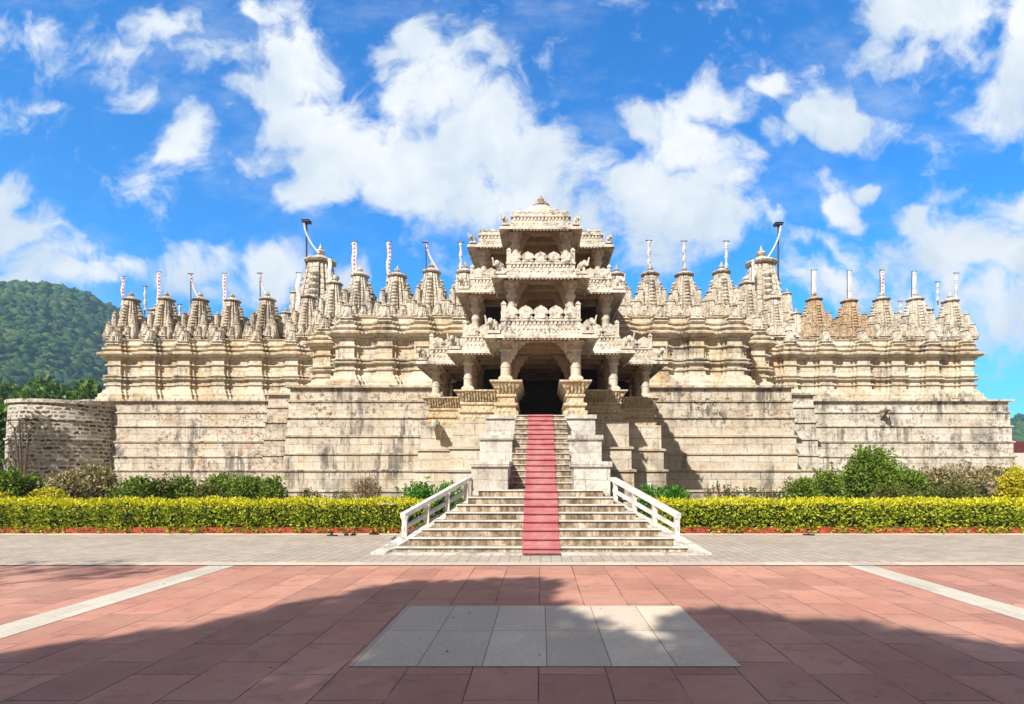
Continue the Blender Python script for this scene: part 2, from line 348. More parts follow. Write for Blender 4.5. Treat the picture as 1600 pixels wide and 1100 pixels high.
def foliage(name, cols, transl=0.3, zsplit=None):
    m, g, b, out = newmat(name)
    geo = g.node('ShaderNodeNewGeometry'); r = geo.outputs['Random Per Island']
    n = len(cols)
    col = g.ramp(r, [(i/(n-1), c) for i, c in enumerate(cols)])
    if zsplit:
        z0, z1, top = zsplit
        s = g.node('ShaderNodeSeparateXYZ'); g.put(s.inputs[0], geo.outputs['Position'])
        zz = g.math('ADD', s.outputs[2], g.math('MULTIPLY', g.math('SUBTRACT', g.noise(geo.outputs['Position'], 4, 3), 0.5), 0.5))
        tc = g.ramp(r, [(i/(len(top)-1), c) for i, c in enumerate(top)])
        col = g.mix(g.smooth(zz, z0, z1), col, tc)
    g.put(b.inputs['Base Color'], col); b.inputs['Roughness'].default_value = 0.55
    b.inputs['Specular IOR Level'].default_value = 0.3
    t = g.node('ShaderNodeBsdfTranslucent'); g.put(t.inputs[0], g.mix(1.0, col, (1.0,1.15,0.5), 'MULTIPLY'))
    mx = g.node('ShaderNodeMixShader'); mx.inputs[0].default_value = transl
    g.l.new(b.outputs[0], mx.inputs[1]); g.l.new(t.outputs[0], mx.inputs[2]); g.l.new(mx.outputs[0], out.inputs[0])
    return m
M['hedge'] = foliage('yellow_green_hedge_leaves', [(0.10,0.17,0.014),(0.26,0.34,0.022),(0.48,0.50,0.03),(0.34,0.41,0.025)], 0.25,
                     (0.66, 0.96, [(0.42,0.44,0.02),(0.62,0.57,0.02),(0.74,0.63,0.03),(0.50,0.51,0.03)]))
M['ybush'] = foliage('golden_bush_leaves', [(0.30,0.30,0.02),(0.55,0.47,0.02),(0.68,0.53,0.025),(0.40,0.38,0.02)], 0.25)
M['green'] = foliage('green_shrub_leaves', [(0.05,0.09,0.013),(0.11,0.19,0.02),(0.24,0.33,0.03),(0.15,0.20,0.025)], 0.3)
M['bright']= foliage('bright_green_shrub_leaves', [(0.04,0.14,0.012),(0.07,0.24,0.02),(0.12,0.32,0.03)], 0.3)
M['olive'] = foliage('olive_shrub_leaves', [(0.07,0.085,0.018),(0.13,0.15,0.03),(0.20,0.19,0.05)], 0.3)
M['vari']  = foliage('variegated_pink_cream_leaves', [(0.06,0.10,0.025),(0.46,0.34,0.20),(0.10,0.14,0.03),(0.52,0.40,0.24),(0.40,0.28,0.16)], 0.25)
M['twig']  = foliage('dry_brown_twigs', [(0.16,0.105,0.06),(0.24,0.17,0.10),(0.20,0.15,0.06)], 0.1)
M['tree']  = foliage('tree_leaves', [(0.05,0.10,0.014),(0.10,0.18,0.02),(0.18,0.26,0.03)], 0.25)

def forestmat():
    m, g, b, _ = newmat('forest_crowns')
    geo = g.node('ShaderNodeNewGeometry'); r = geo.outputs['Random Per Island']; p = geo.outputs['Position']
    col = g.ramp(r, [(0,(0.024,0.068,0.018)),(0.45,(0.045,0.115,0.022)),(0.8,(0.085,0.16,0.024)),(0.96,(0.12,0.15,0.03)),(1,(0.20,0.16,0.07))])
    n = g.noise(p, 0.9, 6, 0.75)
    col = g.mix(0.8, col, g.ramp(n, [(0.35,(0.4,0.4,0.4)),(0.65,(1.4,1.4,1.3))]), 'MULTIPLY')
    g.put(b.inputs['Base Color'], col); bump(g, b, n, 1.0, 1.2); return m
M['forest'] = forestmat()
def hillmat():
    m, g, b, _ = newmat('hill_scrub'); p = wpos(g)
    n = g.noise(p, 0.05, 8, 0.7)
    g.put(b.inputs['Base Color'], g.ramp(n, [(0.35,(0.035,0.06,0.018)),(0.55,(0.06,0.08,0.025)),(0.68,(0.20,0.15,0.08))])); return m
M['hill'] = hillmat()

# ------------------------------------------------------------------ geometry helpers
def mesh_np(name, V, F):
    me = bpy.data.meshes.new(name)
    V = np.asarray(V, dtype=np.float32); F = np.asarray(F, dtype=np.int32); k = F.shape[1]
    me.vertices.add(len(V)); me.vertices.foreach_set('co', V.ravel())
    me.loops.add(F.size); me.loops.foreach_set('vertex_index', F.ravel())
    me.polygons.add(len(F)); me.polygons.foreach_set('loop_start', np.arange(0, F.size, k, dtype=np.int32))
    me.update(calc_edges=True); me.validate()
    return me

class MB:
    def __init__(s): s.v = []; s.f = []
    def add(s, vs, fs):
        o = len(s.v); s.v += [tuple(p) for p in vs]; s.f += [tuple(i+o for i in f) for f in fs]; return s
    def box(s, x0, x1, y0, y1, z0, z1):
        return s.add([(x0,y0,z0),(x1,y0,z0),(x1,y1,z0),(x0,y1,z0),(x0,y0,z1),(x1,y0,z1),(x1,y1,z1),(x0,y1,z1)],
                     [(0,3,2,1),(4,5,6,7),(0,1,5,4),(1,2,6,5),(2,3,7,6),(3,0,4,7)])
    def frustum(s, cx, cy, z0, z1, a0, b0, a1, b1):
        return s.add([(cx-a0,cy-b0,z0),(cx+a0,cy-b0,z0),(cx+a0,cy+b0,z0),(cx-a0,cy+b0,z0),
                      (cx-a1,cy-b1,z1),(cx+a1,cy-b1,z1),(cx+a1,cy+b1,z1),(cx-a1,cy+b1,z1)],
                     [(0,3,2,1),(4,5,6,7),(0,1,5,4),(1,2,6,5),(2,3,7,6),(3,0,4,7)])
    def rings(s, rings, cap0=True, cap1=True):
        n = len(rings[0]); o = len(s.v)
        for r in rings: s.v += [tuple(p) for p in r]
        for i in range(len(rings)-1):
            for j in range(n):
                a = o+i*n+j; b = o+i*n+(j+1)%n
                s.f.append((a, b, b+n, a+n))
        if cap0: s.f.append(tuple(o+j for j in reversed(range(n))))
        if cap1: s.f.append(tuple(o+(len(rings)-1)*n+j for j in range(n)))
        return s
    def lathe(s, cx, cy, prof, n=12, rib=0):
        rs = []
        for (r, z) in prof:
            rs.append([(cx+r*(1-(rib if j % 2 else 0))*math.cos(2*math.pi*j/n), cy+r*(1-(rib if j % 2 else 0))*math.sin(2*math.pi*j/n), z) for j in range(n)])
        return s.rings(rs)
    def tube(s, p, q, r0, r1=None, n=8):
        r1 = r0 if r1 is None else r1
        p = Vector(p); q = Vector(q); d = (q-p).normalized()
        a = d.orthogonal().normalized(); b = d.cross(a)
        rs = [[c+(a*math.cos(2*math.pi*j/n)+b*math.sin(2*math.pi*j/n))*r for j in range(n)] for c, r in ((p,r0),(q,r1))]
        return s.rings(rs)
    def bar(s, p, q, w, h):          # bar with upright section: w across, h vertical
        p = Vector(p); q = Vector(q); d = (q-p); d.z = 0; d.normalize()
        a = Vector((d.y,-d.x,0))*w/2; u = Vector((0,0,h/2))
        return s.rings([[c-a-u, c+a-u, c+a+u, c-a+u] for c in (p, q)])
    def prism(s, poly, axis, t0, t1): # polygon in the plane across the axis, pushed along it
        def P(a, b, t): return {'x':(t,a,b), 'y':(a,t,b), 'z':(a,b,t)}[axis]
        n = len(poly)
        vs = [P(a,b,t0) for a,b in poly]+[P(a,b,t1) for a,b in poly]
        fs = [tuple(range(n)), tuple(reversed(range(n,2*n)))]+[(i,i+n,(i+1)%n+n,(i+1)%n) for i in range(n)]
        return s.add(vs, fs)
    def ball(s, c, rx, ry, rz, n=10, m=6):
        rs = []
        for i in range(1, m):
            t = math.pi*i/m
            rs.append([(c[0]+rx*math.sin(t)*math.cos(2*math.pi*j/n), c[1]+ry*math.sin(t)*math.sin(2*math.pi*j/n), c[2]-rz*math.cos(t)) for j in range(n)])
        return s.rings(rs)
    def loft(s, path, prof, closed=False, loop=False):   # profile (outward, z) swept along a plan path
        rows = [[(x, y, z) for (x, y) in offset(path, d, closed)] for d, z in prof]
        n = len(path); o = len(s.v); m = len(prof)
        for r in rows: s.v += r
        for i in range(m if loop else m-1):
            for j in range(n if closed else n-1):
                a = o+i*n+j; b = o+i*n+(j+1)%n; i2 = (i+1) % m
                s.f.append((a, b, o+i2*n+(j+1)%n, o+i2*n+j))
        return s
    def merge(s, other, dx=0, dy=0, dz=0, k=1.0, kz=None, rot=0.0):
        c, q = math.cos(rot), math.sin(rot); kz = k if kz is None else kz
        return s.add([((x*c-y*q)*k+dx, (x*q+y*c)*k+dy, z*kz+dz) for x, y, z in other.v], other.f)

def offset(path, d, closed=False):
    n = len(path); out = []
    for i in range(n):
        p = path[i]
        ns = []
        for a, b in ((i-1, i), (i, i+1)):
            if not closed and (a < 0 or b >= n): continue
            A = path[a % n]; B = path[b % n]
            dx, dy = B[0]-A[0], B[1]-A[1]; L = math.hypot(dx, dy) or 1
            ns.append((dy/L, -dx/L))
        if len(ns) == 1: nx, ny = ns[0]; k = 1
        else:
            nx, ny = ns[0][0]+ns[1][0], ns[0][1]+ns[1][1]
            k = 2/max(nx*nx+ny*ny, 0.3)
            nx, ny, k = nx*k/1, ny*k/1, 1
        out.append((p[0]+nx*d, p[1]+ny*d))
    return out

WORLD = {}
def base_of(o): return WORLD.get(o.name, Vector((0,0,0)))
def place(o, parent, pivot):
    o.parent = parent
    o.location = Vector(pivot)-(base_of(parent) if parent else Vector((0,0,0)))
    WORLD[o.name] = Vector(pivot)
    COL.objects.link(o); return o
def tag(o, label=None, cat=None, group=None, kind=None):
    if label: o['label'] = label
    if cat: o['category'] = cat
    if group: o['group'] = group
    if kind: o['kind'] = kind
    return o
def empty(name, loc, label, cat, group=None):
    o = bpy.data.objects.new(name, None); o.empty_display_size = 0.3
    place(o, None, loc); return tag(o, label, cat, group)
def mk(name, mb, mat, parent=None, pivot=(0,0,0), smooth=False, local=False):
    """link one mesh; mb holds world coordinates unless local"""
    pv = Vector(pivot); me = bpy.data.meshes.new(name)
    vs = mb.v if local else [(x-pv.x, y-pv.y, z-pv.z) for x, y, z in mb.v]
    me.from_pydata(vs, [], mb.f); me.update()
    import bmesh
    bm = bmesh.new(); bm.from_mesh(me); bmesh.ops.recalc_face_normals(bm, faces=bm.faces); bm.to_mesh(me); bm.free()
    if smooth:
        me.polygons.foreach_set('use_smooth', [True]*len(me.polygons)); me.set_sharp_from_angle(angle=R(40))
    me.materials.append(M[mat] if isinstance(mat, str) else mat)
    return place(bpy.data.objects.new(name, me), parent, pv)
def again(o, parent, loc):                       # a copy that shares its mesh
    c = o.copy(); return place(c, parent, loc)
def mirror_path(half):                            # right half (front to back) -> full path left to right
    return [(-x, y) for x, y in reversed(half)]+list(half)

# ------------------------------------------------------------------ setting: ground, plaza, path
def sheet(name, x0, x1, y0, y1, z, mat):
    mb = MB().add([(x0,y0,z),(x1,y0,z),(x1,y1,z),(x0,y1,z)], [(0,1,2,3)])
    return tag(mk(name, mb, mat), kind='structure')
sheet('ground', -1500, 1500, -200, 1500, -0.03, 'soil')
sheet('plaza', -40, 40, -25, 11.55, 0.0, 'plaza')
tag(mk('path', MB().box(-60, 60, 11.55, 16.55, -0.2, 0.012), 'paver'), kind='structure')
sheet('border_strip', -40, 40, 11.08, 11.42, 0.016, 'strip')
for sgn in (-1, 1):
    x = 6.35*sgn
    sheet('paving_strip', x-0.26, x+0.26, -25, 11.08, 0.005, 'strip')
sheet('paving_panel', -1.86, 1.94, 5.38, 7.8, 0.006, 'panel')
tag(mk('garden_bed', MB().box(-60, -2.0, 16.75, 60, -0.3, 0.10).box(2.0, 60, 16.75, 60, -0.3, 0.10), 'soil'), kind='structure')
for sgn in (-1, 1):
    a, b = sorted((3.75*sgn, 45*sgn))
    mb = MB(); mb.box(a, b, 16.55, 16.75, -0.1, 0.20)
    tag(mk('kerb', mb, 'kerb'), kind='structure')
    tag(mk('gutter_edge', MB().box(a, b, 16.38, 16.55, -0.1, 0.03), 'strip'), kind='structure')

# ------------------------------------------------------------------ temple
TB = Vector((0, 30, 0))
T = empty('temple', TB, 'carved cream stone temple with rows of spires and a three storey entrance porch', 'temple')
LEDGES = [0.85, 1.95, 2.85, 3.8, 4.8, 5.7]

def wall_profile(top, cap, d0=0.42, step=0.06, ledges=LEDGES):
    prof = [(d0, -0.2)]; d = d0; zl = -0.2
    for z in [l for l in ledges if l < top-0.25]:
        prof += [(d, z-0.11), (d+0.085, z-0.10), (d+0.09, z-0.02), (d-step+0.01, z+0.015)]
        d -= step
    if cap:
        prof += [(d, top-0.16), (d+0.22, top-0.14), (d+0.23, top-0.03), (d+0.05, top)]
    else:
        prof += [(d, top)]
    return prof, d
def terrace(path_half, name, mat, top=6.5):
    pass

# base walls: one continuous battered wall round the terrace
bw_half = [(13.5, 30.2), (13.5, 33.1), (16.1, 33.1), (16.1, 36.1), (30.2, 36.1), (30.2, 62)]
prof, dtop = wall_profile(6.5, True)
def side_wall(pts, mat, extra=None):
    mb = MB().loft(pts, prof)
    return mb
cen = [(-13.5,33.0),(-13.5,30.2),(13.5,30.2),(13.5,33.0)]
mk('base_wall', side_wall(cen, 'base'), 'base', T, (0,30.2,0))
for sgn in (-1, 1):
    p = [(x, y) for x, y in [(13.3,33.1),(16.1,33.1),(16.1,36.0)]]
    q = [(15.9,36.1),(30.2 if sgn > 0 else 29.2,36.1),(30.2 if sgn > 0 else 29.2,62)]
    for pts in (p, q):
        pts = pts if sgn > 0 else [(-x, y) for x, y in reversed(pts)]
        mk('base_wall', side_wall(pts, 'base'), 'basew' if sgn > 0 else 'basel', T, (pts[0][0],pts[0][1],0))
poly = mirror_path([(13.55,30.15),(13.55,33.1),(16.15,33.1),(16.15,36.1),(30.2,36.1),(30.2,62)])
mb = MB().prism(poly, 'z', 6.2, 6.47); mk('terrace_floor', mb, 'upper', T, (0,36,6.4))

# upper wall with stepped pilasters
def pil(path, xs, y, w=0.85, out=0.34, dirn=1):
    for c in sorted(xs):
        a = w/2; b = a+0.16
        path += [(c-b,y),(c-b,y-out*0.45),(c-a,y-out*0.45),(c-a,y-out),(c+a,y-out),(c+a,y-out*0.45),(c+b,y-out*0.45),(c+b,y)]
    return path
WING = [18.6, 21.05, 23.3, 25.55, 27.8]
CEN  = [2.4, 4.5, 6.6, 8.62, 10.72]
def upper_path():
    h = []
    pil(h, CEN, 31.1)
    h += [(11.5,31.1),(11.5,32.2),(11.75,32.2),(11.75,33.5)]
    pil(h, [12.95], 33.5)
    h += [(13.75,33.5),(13.75,35.0),(14.0,35.0),(14.0,36.6)]
    pil(h, [16.25]+WING, 36.6)
    h += [(28.5,36.6),(28.5,37.4),(28.3,37.4),(28.3,60)]
    return mirror_path(h)
UP = upper_path()
uprof = [(0.44,6.46),(0.44,6.60),(0.36,6.64),(0.34,6.86),(0.22,6.92),(0.18,7.08),(0.05,7.20),(0.03,7.42),
         (0.13,7.45),(0.13,7.53),(-0.01,7.57),(-0.01,7.78),(0.18,7.82),(0.20,7.90),(0.0,7.94),(0.0,7.99),(0.15,8.02),(0.16,8.09),(-0.02,8.13),
         (-0.02,8.72),(0.09,8.75),(0.09,8.81),(-0.02,8.85),(-0.02,9.14),(0.10,9.18),(0.10,9.24),(0.16,9.30),(0.38,9.42),(0.40,9.52),(0.16,9.60),
         (0.04,9.66),(0.04,9.74),(0.20,9.78),(0.20,9.87),(0.02,9.91),(0.0,10.02),(0.10,10.05),(0.10,10.14),(-0.10,10.18),(-0.14,10.45),(-0.05,10.48),(-0.05,10.54),(-0.3,10.58)]
UW = MB().loft(UP, uprof)
mk('upper_wall', UW, 'upper', T, (0,31,6.5))

mk('roof_slab', MB().prism([p for p in mirror_path([(11.3,31.5),(11.3,33.8),(13.6,33.8),(13.6,36.9),(28.0,36.9),(28.0,60)])], 'z', 9.6, 10.35), 'grey', T, (0,40,10))

# waterspout lions on the walls
def spout(x, y, z):
    mb = MB()
    mb.tube((x,y+0.3,z),(x,y-0.55,z+0.05),0.17,0.14,8); mb.ball((x,y-0.62,z+0.12),0.19,0.22,0.2)
    mb.tube((x,y-0.7,z+0.05),(x,y-0.95,z-0.02),0.09,0.07,8); mb.tube((x-0.12,y-0.5,z+0.2),(x-0.14,y-0.52,z+0.36),0.06,0.02,6); mb.tube((x+0.12,y-0.5,z+0.2),(x+0.14,y-0.52,z+0.36),0.06,0.02,6)
    mb.prism([(y+0.2,z-0.05),(y-0.4,z-0.08),(y+0.1,z-0.5)], 'x', x-0.1, x+0.1)
    mk('waterspout', mb, 'grey', T, (x,y,z), True)
spout(22.0, 35.8, 5.7); spout(-4.4, 23.9, 3.7)

# ---- spires
def ring(s, z, cx=0, cy=0):
    q = [(-.78,-.78),(-.64,-.78),(-.62,-.70),(-.54,-.70),(-.54,-.88),(-.34,-.88),(-.32,-.78),(-.25,-.78),(-.25,-1),(.25,-1),(.25,-.78),(.32,-.78),(.34,-.88),(.54,-.88),(.54,-.70),(.62,-.70),(.64,-.78)]
    pts = []
    for k in range(4):
        c, d = [(1,0),(0,1),(-1,0),(0,-1)][k]
        pts += [((x*c-y*d)*s+cx, (x*d+y*c)*s+cy, z) for x, y in q]
    return pts
def spire_body(mb, cx, cy, z0, half, h, layers, top=0.46, cap=True, fin=True, groove=0.035):
    rs = []
    f = lambda t: half*(1-(1-top)*t**1.45)
    for i in range(layers):
        t0, t1 = i/layers, (i+0.68)/layers; t2 = (i+1)/layers
        rs += [ring(f(t0), z0+h*t0, cx, cy), ring(f(t1), z0+h*t1, cx, cy), ring(f(t1)*(1-groove), z0+h*(t1+0.02/layers), cx, cy), ring(f(t2)*(1-groove), z0+h*(t2-0.02/layers), cx, cy)]
    mb.rings(rs)
    if cap:
        r = half*top; z = z0+h
        mb.lathe(cx, cy, [(r*0.80,z-0.02),(r*0.80,z+r*0.10),(r*1.28,z+r*0.14),(r*1.38,z+r*0.26),(r*1.25,z+r*0.40),(r*0.75,z+r*0.56),(r*0.70,z+r*0.62),(r*0.5,z+r*0.74),(r*0.42,z+r*0.8)], 20, 0.05)
        if fin: finial(mb, cx, cy, z+r*0.78, r*0.95)
    return z0+h
def finial(mb, cx, cy, z, k):
    mb.lathe(cx, cy, [(0.30*k,z),(0.34*k,z+.06*k),(0.22*k,z+.14*k),(0.36*k,z+.26*k),(0.44*k,z+.42*k),(0.34*k,z+.56*k),(0.16*k,z+.64*k),(0.20*k,z+.70*k),(0.12*k,z+.80*k),(0.05*k,z+1.0*k),(0.015*k,z+1.18*k)], 10)
def turret_mb(detail=5):
    mb = MB()                      # unit turret: half width .5, about 2.3 tall
    mb.frustum(0,0,0,0.12,0.55,0.55,0.55,0.55); mb.frustum(0,0,0.12,0.30,0.42,0.42,0.40,0.40); mb.frustum(0,0,0.30,0.40,0.58,0.58,0.50,0.50)
    spire_body(mb, 0, 0, 0.40, 0.5, 1.15, detail, 0.5)
    mb.lathe(0,-0.44,[(0.14,0.45),(0.17,0.6),(0.12,0.85),(0.03,0.98)],8)
    return mb
TUR = turret_mb()
def spire_mb(w, h, seed, fin=True):
    rnd = random.Random(seed); mb = MB()
    mb.rings([ring(w*1.16,-0.2),ring(w*1.16,0.08),ring(w*1.04,0.12),ring(w*1.04,0.36),ring(w*1.14,0.40),ring(w*1.14,0.50),ring(w*1.0,0.54)])
    spire_body(mb, 0, 0, 0.5, w*0.84, h-0.5, 15, 0.46, True, False)
    # disc stacks up the middle bands
    for k in range(4):
        c, q = [(0,-1),(1,0),(0,1),(-1,0)][k]
        for i in range(9):
            t = 0.22+0.075*i; rr = w*0.84*(1-0.54*t**1.45)*0.97; z = 0.5+(h-0.5)*t
            mb.lathe(c*rr, q*rr, [(0.10*w,z),(0.15*w,z+.02*h),(0.15*w,z+.035*h),(0.10*w,z+.05*h)], 8)
        # stepped half spires against each face
        if c: spire_body(mb, c*w*0.56, 0, 0.5, w*0.42, h*0.52, 8, 0.5, True, True)
        else: spire_body(mb, 0, q*w*0.62, 0.5, w*0.30, h*0.30, 5, 0.5, True, True)
    for (a, b, s, hz) in ((.80,.80,.27,.31),(-.80,.80,.27,.31),(-.80,-.80,.27,.31),(.80,-.80,.27,.31),
                          
                          (.60,.60,.24,.55),(-.60,.60,.24,.55),(.60,-.60,.24,.55),(-.60,-.60,.24,.55)):
        spire_body(mb, a*w, b*w, 0.45, w*s, h*hz, 6, 0.5, True, True)
    for k in range(-3, 4):      # pots along the foot
        mb.lathe(k*0.30*w, -1.05*w, [(0.05*w,.5),(0.10*w,.58),(0.10*w,.70),(0.04*w,.78),(0.05*w,.84),(0.01,.98)], 8)
    return mb
def spire_protos(w, h):
    out = {}
    mbs = spire_mb(w, h, 1)
    fm = MB(); r = w*0.84*0.46; finial(fm, 0, 0, h+r*0.78, r*0.95)
    tm = MB().merge(TUR, 0,0,0, w*0.44, h*0.155)
    return mbs, fm, tm
_sp = {}
def spire(x, y, z, w, h, mat, fin=True):
    key = (w, h, mat)
    if key not in _sp:
        a, f, t = spire_protos(w, h)
        s = mk('spire', a, mat, T, (x,y,z), local=True)
        fo = mk('finial', f, mat, s, (x,y,z), local=True)
        to = [mk('turret', t, mat, s, (x+dx*w, y-1.0*w, z+0.42), local=True) if i == 0 else None for i, dx in enumerate((0,))]
        for dx in (-0.52, 0.52): again(to[0], s, (x+dx*w, y-0.98*w, z+0.42))
        _sp[key] = (s, fo, to[0])
        return s
    s0, f0, t0 = _sp[key]
    s = again(s0, T, (x,y,z)); s.scale = (random.uniform(.96,1.05), 1, random.uniform(.96,1.04))
    if fin: again(f0, s, (x,y,z))
    for dx in (0, -0.52, 0.52): again(t0, s, (x+dx*w, y-(1.0 if dx == 0 else 0.98)*w, z+0.42))
    return s
SPX_W = [18.7, 21.1, 23.3, 25.6, 28.0]; SPX_C = [4.5, 6.5, 8.53, 10.75]
WS, HS = 1.10, 3.25
for i, x in enumerate(SPX_W):
    spire(-x, 38.1, 10.2, WS, HS, 'grey')
    spire(x, 38.1, 10.2, WS, HS, ('brown','brown','cream','pale','pale')[i], fin=(i > 1))
for x in SPX_C:
    spire(-x, 33.15, 10.2, WS, HS, 'cream'); spire(x, 33.15, 10.2, WS, HS, 'cream')
for sgn in (-1, 1):
    spire(sgn*12.95, 35.0, 10.2, 1.0, 3.3, 'pale' if sgn < 0 else 'cream')
    spire(sgn*15.7, 37.7, 10.2, WS, HS, 'grey' if sgn < 0 else 'pale')
    spire(sgn*28.0, 40.6, 10.2, WS, HS, 'grey' if sgn < 0 else 'pale')
    spire(sgn*25.2, 41.2, 9.9, WS, HS, 'grey' if sgn < 0 else 'pale')
    spire(sgn*15.9, 40.2, 10.2, 2.15, 6.5, 'cream')
# small turrets standing on the pilasters
tmesh = None
for sgn in (-1, 1):
    for x, y in [(c, 31.0) for c in CEN]+[(12.95,33.4)]+[(c,36.5) for c in [16.25]+WING]:
        p = (sgn*x, y, 10.1)
        if tmesh is None: tmesh = mk('turret', MB().merge(TUR,0,0,0,0.72,0.58), 'cream', T, p, local=True)
        else: again(tmesh, T, p)

# ---- entrance porch (three storeys, each stepping back)
L1 = [(1.35,19.95),(1.35,22.45),(3.08,22.45),(3.08,24.65),(4.85,24.65),(4.85,30.7)]
L2 = [(1.30,22.35),(1.30,24.15),(2.98,24.15),(2.98,30.6)]
L3 = [(1.22,24.35),(1.22,26.25),(2.85,26.25),(2.85,30.2)]
# plinth below the porch floor
ppl = [(1.35,19.9),(1.35,22.3),(3.3,22.3),(3.3,24.45),(5.05,24.45),(5.05,30.4)]
pp, _ = wall_profile(3.86, False, 0.46, 0.09)
mk('porch_plinth', MB().loft(mirror_path(ppl), pp), 'base', T, (0,22,0))
mk('porch_floor', MB().prism(mirror_path(ppl), 'z', 3.6, 3.84), 'base', T, (0,24,3.8))
seat = [(0.10,3.84),(0.12,4.02),(0.02,4.06),(0.02,4.18),(0.10,4.22),(0.10,4.30),(-0.02,4.34),(-0.02,4.52),(0.04,4.55),(0.04,4.62),(0.0,4.66),
        (0.05,4.80),(0.10,4.84),(0.20,5.02),(0.26,5.05),(0.26,5.11),(-0.16,5.13),(-0.16,4.4),(-0.22,3.84)]
sp_half = [(0.92,23.2),(0.92,19.95),(1.55,19.95),(1.55,22.35),(3.2,22.35),(3.2,24.5),(4.95,24.5),(4.95,30.6)]
for sgn in (-1, 1):
    pts = sp_half if sgn > 0 else [(-x,y) for x,y in reversed(sp_half)]
    s = mk('seat_wall', MB().loft(pts, seat, loop=True), 'gold', T, (sgn*2.5,23,3.9))
    for (xa, xb, yy) in ((0.98,1.5,19.95),(1.85,3.1,22.35),(3.5,4.85,24.5)):
        d = MB(); k = int((xb-xa)/0.11)      # carved slats on the seat backs
        for i in range(k+1):
            x = sgn*(xa+(xb-xa)*i/k)
            d.add([(x-.03,yy-.06,4.66),(x+.03,yy-.06,4.66),(x+.03,yy-.235,5.0),(x-.03,yy-.235,5.0),(x-.03,yy+.02,4.66),(x+.03,yy+.02,4.66),(x+.03,yy-.12,5.0),(x-.03,yy-.12,5.0)],
                  [(0,1,2,3),(4,7,6,5),(0,3,7,4),(1,5,6,2),(0,4,5,1),(3,2,6,7)])
        mk('carved_slats', d, 'gold', s, (sgn*(xa+xb)/2,yy,4.8))
    # pedestal fill below the front pillars
    mk('pedestal', MB().box(*sorted((sgn*0.93,sgn*1.5)), 20.06, 22.3, 3.84, 5.08), 'gold', T, (sgn*1.2,20.5,3.9))

def pillar(x, y, z0, z1, r, mat='cream', name='pillar'):
    h = z1-z0; mb = MB()
    mb.frustum(x,y,z0,z0+.10*h,r*1.35,r*1.35,r*1.35,r*1.35)
    mb.frustum(x,y,z0+.10*h,z0+.14*h,r*1.2,r*1.2,r*1.0,r*1.0)
    mb.lathe(x,y,[(r*1.02,z0+.12*h),(r*1.0,z0+.34*h),(r*1.08,z0+.35*h),(r*1.08,z0+.38*h),(r*0.96,z0+.39*h),(r*0.92,z0+.58*h),(r*1.03,z0+.59*h),(r*1.03,z0+.62*h),(r*0.9,z0+.63*h),(r*0.88,z0+.74*h)],12)
    p = mk(name, mb, mat, T, (x,y,z0), True)
    c = MB()
    c.lathe(x,y,[(r*0.88,z0+.72*h),(r*1.25,z0+.76*h),(r*1.3,z0+.79*h),(r*0.95,z0+.80*h),(r*0.95,z0+.84*h),(r*1.2,z0+.87*h)],12)
    for k in range(4):
        cx, cy = [(1,0),(0,1),(-1,0),(0,-1)][k]
        pr = [(0,z0+.84*h),(r*1.1,z0+.88*h),(r*1.3,z0+.92*h),(r*1.75,z0+.95*h),(r*1.75,z1),(0,z1)]
        if cx: c.prism([(x+cx*a,b) for a,b in pr],'y',y-r*.6,y+r*.6)
        else:  c.prism([(y+cy*a,b) for a,b in pr],'x',x-r*.6,x+r*.6)
    c.frustum(x,y,z0+.95*h,z1-0.004,r*1.4,r*1.4,r*1.55,r*1.55)
    mk('capital', c, mat, p, (x,y,z0+.75*h), False)
for sgn in (-1, 1):
    for x, y in ((1.27,20.2),(2.95,22.68),(4.67,24.85)): pillar(sgn*x, y, 5.10, 6.58, 0.185, 'shaft')
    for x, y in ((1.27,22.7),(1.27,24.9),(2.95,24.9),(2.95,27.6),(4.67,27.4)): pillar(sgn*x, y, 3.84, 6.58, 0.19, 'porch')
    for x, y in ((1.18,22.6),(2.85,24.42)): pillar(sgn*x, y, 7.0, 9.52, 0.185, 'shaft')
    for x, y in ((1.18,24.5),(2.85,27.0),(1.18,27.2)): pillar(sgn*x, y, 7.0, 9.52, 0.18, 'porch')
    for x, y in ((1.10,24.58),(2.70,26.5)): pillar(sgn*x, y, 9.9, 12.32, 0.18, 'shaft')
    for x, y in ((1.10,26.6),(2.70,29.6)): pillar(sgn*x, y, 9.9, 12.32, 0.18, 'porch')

def bracket_arch(xp, y, zb, zt, reach, mat):     # cusped brackets from both pillars towards the middle
    for sgn in (-1, 1):
        h = zt-zb
        pts = [(0,0),(0.10,0.03),(0.14,0.16),(0.24,0.20),(0.27,0.36),(0.38,0.42),(0.43,0.58),(0.56,0.64),(0.62,0.78),(0.78,0.83),(0.84,0.93),(1,0.95),(1,1),(0,1)]
        mk('bracket', MB().prism([(sgn*(xp-0.14-a*reach), zb+b*h) for a,b in pts],'y',y-0.09,y+0.09), mat, T, (sgn*xp,y,zb))
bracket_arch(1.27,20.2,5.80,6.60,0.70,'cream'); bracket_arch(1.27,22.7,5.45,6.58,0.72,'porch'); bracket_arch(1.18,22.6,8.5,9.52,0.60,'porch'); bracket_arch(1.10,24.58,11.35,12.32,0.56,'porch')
bracket_arch(1.18,24.5,8.35,9.52,0.55,'porch')

